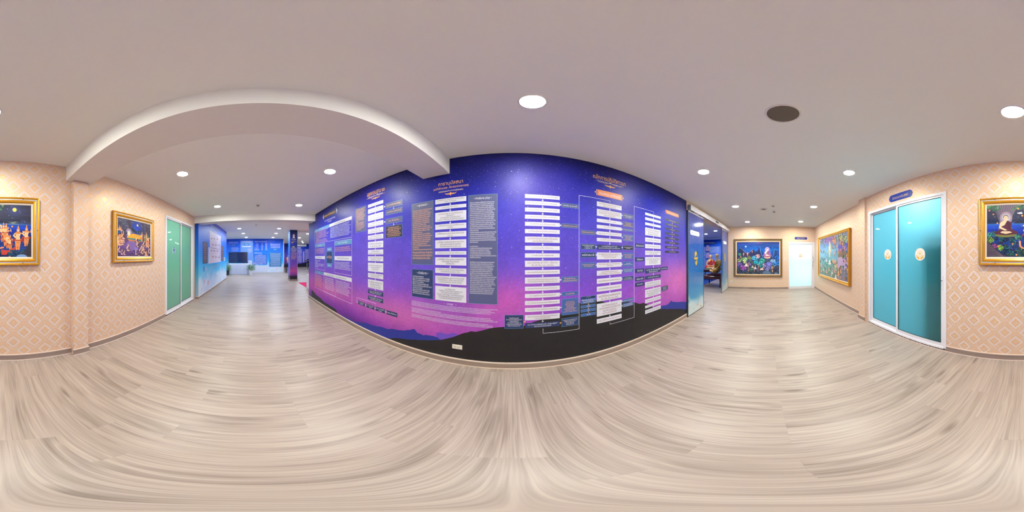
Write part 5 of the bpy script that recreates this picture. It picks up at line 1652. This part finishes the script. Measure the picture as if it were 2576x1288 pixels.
skirt('baseboard_left_end', -5.16, -2.02, -5.16, BY + .014, 1, 0, h=.09)
struct(rect('wall_hall_side', -15.5, -10.3, -4.25, -4.1, 0, HZ, mat('pale_blue_paint', (196, 212, 232), .7)))
struct(rect('wall_hall_return', -10.38, -10.3, -4.1, BY - .2, 0, HZ, mat('pale_blue_paint', (196, 212, 232), .7)))

# purple mural wall in the deep right part of the hall
PXX = -19.9
pw = struct(empty('wall_far_purple', (PXX, 0, 0), math.pi / 2), 'purple and blue mural wall deep in the hall')
def pcol(x, z):
    c = table(z + (fbm(x, z, .8, 71) - .5) * .5, [0, .6, 1.2, 1.8, 2.4, 2.7, 3.1], [(40, 40, 60), (96, 84, 190), (110, 96, 220), (86, 88, 222), (30, 70, 206), (10, 54, 180), (8, 44, 150)])
    ridge = .62 + .22 * np.sin(x * 1.1 - .6) * .5 + .12 * (x - 5.5)
    d = np.clip((ridge - z) / .04, 0, 1)[:, None]
    return c * (1 - d) + np.array((38, 40, 58)) * d
grid('mural_surface', 2.4, 9.1, 0, HZ, 120, 60, pcol, BLUEM, parent=pw)
q = MB(); q.box(2.4, 9.1, .003, .1, 0, HZ); q.build('wall_core', WHITE, pw)
def ppanel(u0, u1, v0, v1, m_, n=0, width=30, seed=0):
    a, b_ = on_x(u0, 644, PXX)[0], on_x(u1, 644, PXX)[0]
    z1, z0 = on_x((u0 + u1) / 2, v0, PXX)[1], on_x((u0 + u1) / 2, v1, PXX)[1]
    o = panel(min(a, b_), max(a, b_), z0, z1, m_, par=pw) if m_ else pw
    if n: text(para(n, width, seed), (a + b_) / 2, (z0 + z1) / 2, abs(b_ - a) * .94, (z1 - z0) * .95, WPRINT, o, y=-.004, fill=True)
VIO = mat('print_violet', (112, 98, 206), .45)
ppanel(749, 764.5, 619, 621.5, VIO); ppanel(749, 757, 622.5, 625, BPALE)
ppanel(749, 759.5, 626, 661, VIO, 12, 30, 91)
ppanel(767, 783.5, 626.5, 659, VIO, 12, 44, 92)
ppanel(763, 765, 633, 659.5, BPALE)
ppanel(724, 729, 622, 650, VIO, 10, 14, 93)
skirt('baseboard_far_purple', PXX, 2.5, PXX, 9, 1, 0, h=.09)
struct(rect('wall_hall_front', -20.6, -2.9, 9.0, 9.12, 0, HZ, mat('pale_blue_paint', (196, 212, 232), .7)))
struct(rect('wall_hall_inner', -3.0, -2.9, 1.95, 9.0, 0, HZ, mat('pale_blue_paint', (196, 212, 232), .7)))
struct(rect('wall_hall_corner', -20.0, -14.86, 2.40, 2.5, 0, HZ, WHITE))

# printed column
cx0, cx1, cy0, cy1 = -9.97, -9.47, 2.0, 2.46
colm = struct(empty('trim_column', (0, 0, 0)), 'square column printed with purple night sky')
def ccol(x, z):
    return table(z, [0, .28, .36, .6, 1.0, 1.6, 2.2, 3.1], [(42, 40, 50), (44, 40, 56), (120, 60, 150), (190, 84, 150), (116, 74, 178), (86, 78, 178), (38, 50, 140), (22, 32, 80)]) * (1 + (fbm(x, z, 5, 3)[:, None] - .5) * .2)
def ccol2(x, z):
    return table(z, [0, .3, .36, .6, 1.2, 2.0, 3.1], [(40, 44, 60), (44, 50, 80), (130, 90, 180), (130, 100, 200), (60, 110, 214), (30, 120, 214), (60, 130, 180)])
f1 = grid('printed_face', cy0, cy1, .1, HZ, 14, 80, ccol, BLUEM, parent=colm, loc=(cx1, 0, 0), rotz=math.pi / 2)
f2 = grid('printed_face', cx0, cx1, .1, HZ, 14, 80, ccol2, BLUEM, parent=colm, loc=(0, cy0, 0), rotz=0)
q = MB(); q.box(cx0, cx1 - .003, cy0 + .003, cy1, 0, HZ, 0); q.box(cx1 - .003, cx1 + .004, cy1 - .006, cy1 + .004, 0, HZ, 1); q.build('column_core', [mat('column_blue', (60, 110, 190), .5), CAP], colm)
q = MB(); q.box(cx0 - .02, cx1 + .02, cy0 - .02, cy1 + .02, 0, .10); q.build('column_base', SKIRT, colm)
cc_ = on_x(739, 644, cx1)[0]
def cz_(v): return on_x(739, v, cx1)[1]
MED = mat('medallion_pink', (222, 190, 190), .5)
q = MB()
mz = cz_(592.5)
q.slab([(cc_ + .062 * math.cos(k * .3491), mz + .075 * math.sin(k * .3491)) for k in range(18)], -.001, -.003, 0)
q.slab([(cc_ - .04, mz - .06), (cc_ - .06, mz - .13), (cc_ - .11, mz - .16), (cc_ + .11, mz - .16), (cc_ + .06, mz - .13), (cc_ + .04, mz - .06)][::-1], -.001, -.003, 0)
q.slab([(cc_ + .034 * math.cos(k * .5236), mz + .04 * math.sin(k * .5236)) for k in range(12)], -.003, -.004, 1)
em_ = q.build('printed_medallion', [MED, mat('medallion_grey', (170, 140, 150), .5)], f1)
YEL = mat('print_yellow', (232, 214, 90), .45)
for v0, v1, a, b_, m_ in ((609.8, 611.2, -.14, -.03, GOLDP), (620, 622, -.08, .05, YEL)):
    q = MB(); q.box(cc_ + a, cc_ + b_, -.003, -.001, cz_(v1), cz_(v0)); q.build('printed_bar', m_, f1)
text('พระธรรมวินัย', cc_, cz_(602.5), .26, .06, WPRINT, f1, y=-.003, fill=True)
text(para(2, 26, 95), cc_, cz_(607), .34, .07, PEACH, f1, y=-.003, fill=True)
text(para(5, 30, 96), cc_, cz_(627.5), .36, .22, WPRINT, f1, y=-.003, fill=True)
text(para(6, 30, 97), cc_, cz_(640), .36, .42, PEACH, f1, y=-.003, fill=True)
text(para(2, 24, 98), cc_ - .04, cz_(650), .28, .12, PEACH, f1, y=-.003, fill=True)

# ------------------------------------------------------------------ hall furniture
def cloth_table(x0, x1, y0, y1, h, label):
    """front faces +x"""
    root = tag(empty('display_table', ((x0 + x1) / 2, (y0 + y1) / 2, 0)), label, 'table')
    lx, ly = (x1 - x0) / 2, (y1 - y0) / 2
    q = MB(); q.bevbox(-lx, lx, -ly, ly, h - .03, h, .008)
    q.build('tabletop', mat('cloth_white', (226, 228, 240), .8), root)
    q = MB()
    per = [(-lx, -ly), (lx, -ly), (lx, ly), (-lx, ly)]
    pts = []
    for (a, b_), (c_, d_) in zip(per[:-1], per[1:]):
        L = math.hypot(c_ - a, d_ - b_); n = int(L / .02)
        nx_, ny_ = (d_ - b_) / L, -(c_ - a) / L
        for k in range(n):
            t = k / n
            ph = L * t / .082
            amp = .016 * math.sin(ph * 6.283) + .004 * math.sin(ph * 17)
            pts.append((a + (c_ - a) * t, b_ + (d_ - b_) * t, nx_, ny_, amp))
    vs_, fs = [], []
    lv = [(h - .02, .3), (h - .12, .8), (h * .5, 1.1), (.012, 1.35)]
    for z, k in lv:
        for (a, b_, nx_, ny_, am) in pts:
            vs_.append((a + nx_ * (am * k + .02 * k * .5), b_ + ny_ * (am * k + .02 * k * .5), z))
    n = len(pts)
    for i in range(3):
        for k in range(n - 1):
            fs.append((i * n + k, i * n + k + 1, (i + 1) * n + k + 1, (i + 1) * n + k))
    q.add(vs_, fs, 0, None, True)
    q.build('pleated_skirt', mat('skirt_satin', (204, 212, 236), .45), root)
    return root
cloth_table(-13.75, -13.03, -2.22, -.58, .86, 'table with a pleated white satin skirt against the blue hall wall')
tv = tag(empty('television', (-13.42, -1.49, .862)), 'large black flat television standing on the skirted table', 'television')
q = MB(); q.bevbox(-.03, .02, -.79, .79, .06, .96, .008); q.build('tv_body', mat('tv_black', (24, 28, 40), .3), tv)
q = MB(); q.box(.0195, .0225, -.775, .775, .078, .945); q.build('screen', mat('tv_screen', (8, 34, 84), .08, coat=.5), tv)
for s_ in (-.5, .5):
    q = MB(); q.tube([(0, s_, .07), (.0, s_, .02)], .012, 8); q.tube([(-.12, s_, .01), (.14, s_, .01)], .01, 8); q.build('stand_foot', BLACK, tv)
def plant(x, y, label, s_=1., pot=True):
    r_ = random.Random(int(x * 100 + y * 10))
    root = tag(empty('potted_plant', (x, y, 0)), label, 'plant')
    q = MB()
    q.lathe([(.15 * s_, 0), (.155 * s_, .02), (.20 * s_, .36 * s_), (.205 * s_, .38 * s_), (.185 * s_, .38 * s_), (.18 * s_, .35 * s_)], 0, 0, 4 if pot else 16, sm=False)
    o = q.build('pot', mat('pot_white', (232, 232, 236), .4) if pot else mat('pot_dark', (50, 56, 60), .5), root)
    o.rotation_euler = (0, 0, math.pi / 4)
    q = MB()
    for k in range(7):
        a = r_.uniform(0, 6.28)
        q.tube([(0, 0, .3 * s_), (.08 * math.cos(a), .08 * math.sin(a), .5 * s_), (.2 * math.cos(a) * s_, .2 * math.sin(a) * s_, r_.uniform(.65, .95) * s_)], .006, 5)
    q.build('stems', mat('stem_green', (70, 110, 60), .6), root)
    q = MB()
    for k in range(340):
        a, rr = r_.uniform(0, 6.28), r_.random() ** .5 * .3 * s_
        z = r_.uniform(.38, .82) * s_
        c = Vector((rr * math.cos(a), rr * math.sin(a), z))
        d = Vector((math.cos(a), math.sin(a), r_.uniform(-.3, .7))).normalized()
        sd = d.cross(Vector((0, 0, 1))).normalized()
        L, W = r_.uniform(.08, .13) * s_, r_.uniform(.022, .04) * s_
        up = sd.cross(d) * .01
        q.add([c, c + d * L * .45 + sd * W + up, c + d * L, c + d * L * .45 - sd * W + up], [(0, 1, 2), (0, 2, 3)], r_.choice([0, 0, 1]))
    o = q.build('leaves', [mat('leaf_green', (58, 128, 66), .5), mat('leaf_lime', (150, 186, 70), .5)], root)
    o['kind'] = 'stuff'
    q = MB()
    for k in range(26):
        a, rr = r_.uniform(0, 6.28), r_.random() ** .5 * .26 * s_
        z = r_.uniform(.7, 1.0) * s_
        m_ = r_.choice([0, 0, 1])
        for j in range(5):
            b_ = j * 1.2566
            p = Vector((rr * math.cos(a), rr * math.sin(a), z))
            q.add([p, p + Vector((math.cos(b_ - .4), math.sin(b_ - .4), .3)) * .03, p + Vector((math.cos(b_), math.sin(b_), .15)) * .045, p + Vector((math.cos(b_ + .4), math.sin(b_ + .4), .3)) * .03], [(0, 1, 2, 3)], m_)
    o = q.build('flowers', [mat('petal_white', (240, 236, 240), .5), mat('petal_pink', (214, 170, 206), .5)], root)
    o['kind'] = 'stuff'
plant(-12.58, -.38, 'leafy plant with white and pink flowers in a white square pot right of the television', 1.0)
plant(-12.58, -2.26, 'green plant in a dark pot half hidden left of the television', .95, False)

# plinth with red top, carpet
pl = tag(empty('plinth', (0, 0, 0)), 'white plinth with a red top beside the left end of the purple mural wall', 'plinth')
q = MB(); q.bevbox(-7.13, -6.3, 2.28, 2.95, .0125, .66, .006); q.build('body', mat('plinth_white', (232, 228, 226), .5), pl)
q = MB(); q.bevbox(-7.06, -6.37, 2.33, 2.90, .658, .675, .004); q.build('red_top', mat('red_felt', (214, 40, 52), .8), pl)
q = MB(); q.box(-8.76, -6.1, 2.33, 4.4, .0, .012)
tag(q.build('carpet', mat('carpet_magenta', (206, 20, 92), .95, grain=.1)), 'flat magenta red carpet lying under the white plinth', 'carpet')

# air conditioner on the purple wall
ax0, ax1 = on_x(747, 644, PXX + .25)[0], on_x(771, 644, PXX + .25)[0]
ac = tag(empty('air_conditioner', (PXX + .002, (ax0 + ax1) / 2, 2.87)), 'white split air conditioner high on the far purple wall', 'air conditioner')
hw = abs(ax1 - ax0) / 2
q = MB(); q.bevbox(0, .26, -hw, hw, -.16, .16, .03); q.build('housing', mat('ac_white', (236, 238, 240), .4), ac)
q = MB(); q.box(.255, .266, -hw + .08, hw - .08, .05, .10); q.build('intake_slot', mat('ac_dark', (60, 62, 72), .5), ac)
q = MB(); q.box(.2, .268, -hw + .06, hw - .06, -.15, -.12); q.build('louver', mat('ac_grey', (200, 204, 208), .4), ac)

# high tables and swivel chair in the deep hall
def high_table(x, y, label):
    root = tag(empty('bar_table', (x, y, 0)), label, 'table', 'high tables by the purple wall')
    q = MB(); q.lathe([(.24, 0), (.24, .012), (.05, .03)], 0, 0, 24); q.build('base', CHROME, root)
    q = MB(); q.tube([(0, 0, .02), (0, 0, .99)], .032, 12); q.build('pole', CHROME, root)
    q = MB(); q.lathe([(.33, .985), (.34, 1.0), (.34, 1.02), (.33, 1.03)], 0, 0, 28); q.build('tabletop', mat('dark_top', (40, 40, 56), .35), root)
tx, ty = on_z(772.3, 678.2, 0)
high_table(tx, ty, 'dark topped high table on a chrome pole near the far purple wall')
tx2, ty2 = on_z(780.7, 682.5, 0)
high_table(tx2, ty2, 'second high table beside the edge of the purple mural wall, half hidden')
chx, chy = on_z(778.2, 675, 0)
ch = tag(empty('swivel_chair', (chx, chy, 0)), 'black swivel chair between the two high tables', 'chair')
for k in range(5):
    a = k * 1.2566
    q = MB(); q.tube([(0, 0, .1), (.27 * math.cos(a), .27 * math.sin(a), .06)], .018, 6); q.lathe([(.02, -.03), (.028, 0), (.02, .03)], .27 * math.cos(a), .27 * math.sin(a), 10, cz=.03, axis='z'); q.build('leg', BLACK, ch)
q = MB(); q.tube([(0, 0, .08), (0, 0, .46)], .025, 8); q.build('gas_post', BLACK, ch)
q = MB(); q.bevbox(-.24, .24, -.24, .24, .45, .53, .03); q.build('seat', mat('black_fabric', (26, 26, 30), .9), ch)
q = MB(); q.bevbox(-.27, -.21, -.22, .22, .58, 1.12, .03); q.tube([(-.18, 0, .47), (-.26, 0, .5), (-.28, 0, .7)], .02, 6); q.build('backrest', mat('black_fabric', (26, 26, 30), .9), ch)

# ------------------------------------------------------------------ monk figures (skinned bodies)
def skinned(name, chains, material, parent, lvl=2):
    """chains: list of lists of (point, radius); first chain's first vertex is the root; points shared by identical coordinates"""
    me = bpy.data.meshes.new(name)
    vs_, es, rad, idx = [], [], [], {}
    for ch_ in chains:
        prev = None
        for p, r_ in ch_:
            key = tuple(round(a, 4) for a in p)
            if key not in idx:
                idx[key] = len(vs_); vs_.append(p); rad.append(r_)
            if prev is not None and prev != idx[key]:
                es.append((prev, idx[key]))
            prev = idx[key]
    me.from_pydata(vs_, es, [])
    me.materials.append(material)
    o = bpy.data.objects.new(name, me)
    COL.objects.link(o)
    o.parent = parent
    sk = o.modifiers.new('skin', 'SKIN')
    sk.use_smooth_shade = True
    lay = me.skin_vertices[0] if me.skin_vertices else None
    if lay is None:
        bm = bmesh.new(); bm.from_mesh(me); bm.verts.layers.skin.verify(); bm.to_mesh(me); bm.free()
        lay = me.skin_vertices[0]
    for i, r_ in enumerate(rad):
        rr = r_ if isinstance(r_, tuple) else (r_, r_)
        lay.data[i].radius = rr
        lay.data[i].use_root = (i == 0)
    ss = o.modifiers.new('sub', 'SUBSURF')
    ss.levels = ss.render_levels = lvl
    return o
def head(parent, c, r, skin, tilt=0.):
    q = MB()
    # cranium and jaw as one lathe-like ellipsoid with a narrower chin
    prof = []
    for k in range(13):
        t = k / 12
        a = math.pi * t
        z = -math.cos(a) * r * 1.28
        rr = math.sin(a) * r * (.80 + .2 * min(1, max(0, (z / r + .9))))
        prof.append((max(.001, rr), z))
    q.lathe(prof, c[0], c[1], 20, cz=c[2])
    fx = c[0] + r * .93
    q.add([(fx - .012, c[1] - .014, c[2] - .03), (fx - .012, c[1] + .014, c[2] - .03), (fx + .022, c[1], c[2] - .032), (fx - .006, c[1], c[2] + .02)], [(0, 1, 2), (0, 2, 3), (1, 3, 2)])
    for s_ in (-1, 1):
        q.lathe([(.004, -.012), (.016, -.006), (.016, .006), (.004, .012)], c[0], c[1] + s_ * (r * .99), 10, cz=c[2] - .01, axis='y')
    o = q.build('head', skin, parent)
    ed, lp = mat('eye_dark', (50, 34, 28), .4), mat('lip', (150, 84, 70), .5)
    for s_ in (-1, 1):
        q = MB(); q.lathe([(.002, -.003), (.011, 0), (.002, .003)], fx - .008, c[1] + s_ * .032, 8, cz=c[2] + .01, axis='x'); q.build('eye', ed, o)
        q = MB(); q.box(fx - .016, fx - .003, c[1] + s_ * .032 - .018, c[1] + s_ * .032 + .018, c[2] + .032, c[2] + .037); q.build('eyebrow', ed, o)
    q = MB(); q.box(fx - .010, fx - .002, c[1] - .02, c[1] + .02, c[2] - .066, c[2] - .060); q.build('mouth', lp, o)
    return o
def seated_monk(loc, rotz, robe_rgb, label, skin_rgb=(226, 176, 128), s_=1.0):
    """faces +x in local frame, cross legged, origin on the seat"""
    root = tag(empty('monk_figure', loc, rotz), label, 'statue')
    root.scale = (s_, s_, s_)
    sk = mat('wax_skin_%d_%d' % skin_rgb[:2], skin_rgb, .45)
    rb = mat('robe_%d_%d' % robe_rgb[:2], robe_rgb, .75, grain=.15)
    P = lambda x, y, z: (x, y, z)
    pel = P(-.05, 0, .12)
    body = [[(pel, .13), (P(-.06, 0, .25), .12), (P(-.06, 0, .40), (.13, .12)), (P(-.05, 0, .50), (.12, .10)), (P(-.04, 0, .565), .06), (P(-.015, 0, .64), .058), (P(-.005, 0, .69), .055)]]
    for d in (-1, 1):
        body.append([(P(-.05, 0, .50), (.12, .10)), (P(-.06, .15 * d, .50), .06), (P(-.03, .235 * d, .36), .046), (P(.05, .245 * d, .22), .038), (P(.17, .12 * d, .15), .030), (P(.20, .04 * d, .135), .028)])
        body.append([(pel, .13), (P(.02, .13 * d, .10), .095), (P(.18, .30 * d, .07), .075), (P(.27, .14 * d, .055), .055), (P(.25, -.04 * d, .05), .045)])
    skinned('body', body, sk, root)
    for d in (-1, 1):
        fing = []
        for j in range(4):
            y0 = .04 * d
            fing.append([(P(.20, y0, .135), .018), (P(.205 + j * .010, y0 - .03 * d, .137 + .004 * j), .010), (P(.20 + j * .012, y0 - .06 * d, .132 + .004 * j), .008)])
        fing.append([(P(.20, y0, .135), .018), (P(.185, y0 - .02 * d, .155), .009), (P(.19, y0 - .042 * d, .168), .007)])
        skinned('hand', fing, sk, root, 1)
    hd_ = head(root, (.0, 0, .735), .082, sk)
    robe = [[(P(-.06, 0, .10), .165), (P(-.07, 0, .24), .15), (P(-.06, 0, .38), (.16, .14)), (P(-.06, .03, .49), (.145, .115))]]
    robe.append([(P(-.06, .03, .49), (.145, .115)), (P(-.07, .155, .49), .078), (P(-.04, .245, .35), .066), (P(.05, .26, .20), .07), (P(.12, .2, .13), .06)])
    for d in (-1, 1):
        robe.append([(P(-.06, 0, .10), .165), (P(.02, .14 * d, .105), .115), (P(.19, .31 * d, .085), .092), (P(.26, .18 * d, .07), .07)])
    robe.append([(P(-.06, 0, .10), .165), (P(.12, 0, .07), .09)])
    skinned('robe', robe, rb, root)
    q = MB()
    for k in range(7):
        y = .12 - k * .04
        q.tube([(-.06 + .10, y + .05, .50 - k * .02), (.085 - k * .003, y, .36), (.075, y - .05, .2)], [.004, .010, .005], 6)
    q.tube([(-.02, .10, .545), (.07, .0, .44), (.06, -.12, .33), (-.06, -.175, .30), (-.2, -.1, .36)], [.02, .022, .02, .02, .016], 8)
    q.build('robe_folds', rb, root)
    return root
# small orange robed statue on a black stand beside the end of the hall wall
q = MB()
sx_, sy_ = -14.35, 2.86
st_ = tag(empty('display_stand', (sx_, sy_, 0)), 'tall black stand in the gap beside the printed column', 'stand')
for a in (-.17, .17):
    for b_ in (-.17, .17):
        q = MB(); q.box(a - .02, a + .02, b_ - .02, b_ + .02, 0, .78); q.build('leg', BLACK, st_)
q = MB(); q.bevbox(-.21, .21, -.21, .21, .78, .82, .008); q.build('top', BLACK, st_)
for z in (.25, .5):
    q = MB(); q.box(-.18, .18, -.18, .18, z, z + .02); q.build('shelf', BLACK, st_)
sm_ = tag(empty('monk_figure', (sx_, sy_, .822)), 'small standing monk statue in an orange robe on the black stand', 'statue')
osk = mat('orange_skin', (226, 140, 90), .5)
orb = mat('robe_orange', (232, 104, 44), .7, grain=.15)
skinned('body', [[((0, 0, .30), .09), ((0, 0, .44), (.10, .085)), ((0, 0, .53), (.08, .09)), ((.005, 0, .58), .032), ((.01, 0, .62), .034)],
                 [((0, 0, .53), (.08, .09)), ((0, .12, .52), .04), ((.02, .15, .38), .032), ((.09, .04, .34), .025)],
                 [((0, 0, .53), (.08, .09)), ((0, -.12, .52), .04), ((.02, -.15, .38), .032), ((.09, -.04, .34), .025)]], osk, sm_)
skinned('robe', [[((0, 0, .025), (.10, .12)), ((0, 0, .12), (.11, .13)), ((0, 0, .30), (.115, .125)), ((-.005, 0, .46), (.115, .10)), ((-.005, .03, .53), (.085, .08))], [((-.005, .03, .53), (.085, .08)), ((0, .13, .50), .055), ((.02, .16, .34), .055), ((.02, .16, .16), .05)]], orb, sm_)
head(sm_, (.01, 0, .675), .052, osk)
# benches
WOOD = mat('dark_wood', (70, 30, 34), .3, grain=.2, coat=.3)
def bench(x0, x1, y0, y1, h, label, zb=0.):
    root = tag(empty('low_table', ((x0 + x1) / 2, (y0 + y1) / 2, zb)), label, 'table')
    lx, ly = (x1 - x0) / 2, (y1 - y0) / 2
    q = MB(); q.bevbox(-lx, lx, -ly, ly, h - .045, h, .01); q.build('top', WOOD, root)
    q = MB(); q.bevbox(-lx + .03, lx - .03, -ly + .03, ly - .03, h - .13, h - .046, .006); q.build('apron', mat('dark_wood_light', (98, 50, 50), .35, grain=.2), root)
    for sx in (-1, 1):
        for sy in (-1, 1):
            q = MB()
            x_, y_ = sx * (lx - .06), sy * (ly - .06)
            q.lathe([(.03, 0), (.042, .03), (.03, .06), (.036, .10), (.033, .25), (.045, h - .13)], x_, y_, 10)
            q.build('leg', WOOD, root)
    return root
bench(7.28, 8.40, 2.16, 3.20, .53, 'dark lacquered low platform nearest the open glass door')
q = MB(); q.bevbox(7.55, 8.30, 2.22, 2.95, .532, .60, .02)
tag(q.build('seat_cushion', mat('cushion_maroon', (74, 26, 42), .8)), 'flat maroon cushion under the brown robed figure', 'cushion')
seated_monk((7.93, 2.56, .665), math.radians(128), (150, 110, 24), 'seated monk statue in a mustard brown robe on the nearer platform, back to the door', skin_rgb=(238, 194, 128), s_=1.14)
bench(9.3, 10.5, 3.28, 4.3, .62, 'dark lacquered low platform farther into the shrine room', .0105)
seated_monk((9.86, 3.62, .70), math.radians(200), (206, 44, 30), 'seated monk statue in a bright red robe on the farther platform', skin_rgb=(232, 180, 120), s_=1.05)
q = MB(); q.bevbox(9.32, 9.46, 3.44, 3.76, .632, .75, .01)
tag(q.build('offering_box', mat('box_olive', (150, 140, 110), .6)), 'small olive grey box on the farther platform in front of the red robed figure', 'box')
q = MB(); q.box(7.35, 12.5, 3.22, 7.4, 0, .01)
tag(q.build('carpet', mat('carpet_blue', (10, 66, 150), .95, grain=.12)), 'deep blue carpet on the shrine room floor', 'carpet')
# shrine room walls
sw_ = struct(empty('wall_shrine_far', (12.55, 0, 0), -math.pi / 2), 'blue mural wall of the shrine room')
grid('mural_surface', -7.6, -1.9, 0, CZ, 110, 60, lambda x, z: table(z + (fbm(x, z, 1.2, 3) - .5) * .3, [0, .8, 1.4, 1.9, 2.3, 2.84], [(120, 170, 235), (110, 160, 240), (96, 130, 235), (110, 120, 225), (40, 100, 215), (10, 50, 150)]), BLUEM, parent=sw_)
q = MB(); q.box(-7.6, -1.9, .003, .1, 0, CZ); q.build('wall_core', WHITE, sw_)
def spanel(u0, u1, v0, v1, m_, body=None, n=0, width=30, seed=0, y=-.002):
    a, b_ = -on_x(u0, 644, 12.55)[0], -on_x(u1, 644, 12.55)[0]
    z1, z0 = on_x((u0 + u1) / 2, v0, 12.55)[1], on_x((u0 + u1) / 2, v1, 12.55)[1]
    o = panel(min(a, b_), max(a, b_), z0, z1, m_, par=sw_, y=y) if m_ else sw_
    if body or n: text(body or para(n, width, seed), (a + b_) / 2, (z0 + z1) / 2, abs(b_ - a) * .9, (z1 - z0) * (.6 if body else .9), WPRINT, o, y=y - .002, fill=True)
spanel(1766, 1799, 608.5, 614, NAVY, 'ธรรมะพระกรรมฐาน')
spanel(1768, 1774.5, 621, 645, BLITE, n=8, width=16, seed=101)
spanel(1775.5, 1811, 620, 636.5, BLITE, n=6, width=50, seed=102)
spanel(1775.5, 1811, 638.5, 664, BLITE, n=9, width=50, seed=103)
spanel(1768, 1774.5, 648, 676, BLITE, n=8, width=16, seed=104)
for v in (625.5, 643.5):
    ycx = -on_x(1780.5, 644, 12.55)[0]; zc = on_x(1780.5, v, 12.55)[1]
    q = MB(); q.slab([(ycx + .17 * math.cos(k * .3491), zc + .3 * math.sin(k * .3491)) for k in range(18)], -.003, -.006, 0)
    q.slab([(ycx - .1, zc - .16), (ycx - .05, zc + .02), (ycx, zc + .16), (ycx + .05, zc + .02), (ycx + .1, zc - .16)][::-1], -.006, -.008, 1)
    q.slab([(ycx - .19, zc - .2), (ycx - .14, zc - .32), (ycx + .14, zc - .32), (ycx + .19, zc - .2)][::-1], -.006, -.009, 2)
    q.build('printed_portrait', [mat('portrait_lilac', (196, 176, 214), .5), mat('portrait_rose', (206, 150, 160), .5), BDEEP], sw_)
struct(rect('wall_shrine_front', 3.2, 12.6, 7.55, 7.65, 0, CZ, mat('blue_paint', (70, 110, 200), .7)))
struct(rect('wall_shrine_side', 3.1, 3.2, 1.96, 7.6, 0, CZ, mat('blue_paint', (70, 110, 200), .7)))
struct(rect('wall_shrine_back', 7.24, 12.6, 1.74, 1.84, 0, CZ, mat('blue_paint', (70, 110, 200), .7)))
struct(rect('trim_4', 10.75, 10.9, 1.9, 7.5, 2.72, CZ + .01, mat('grey_rail', (190, 196, 206), .4)), 'pale rail across the shrine room ceiling')

fit_texts()
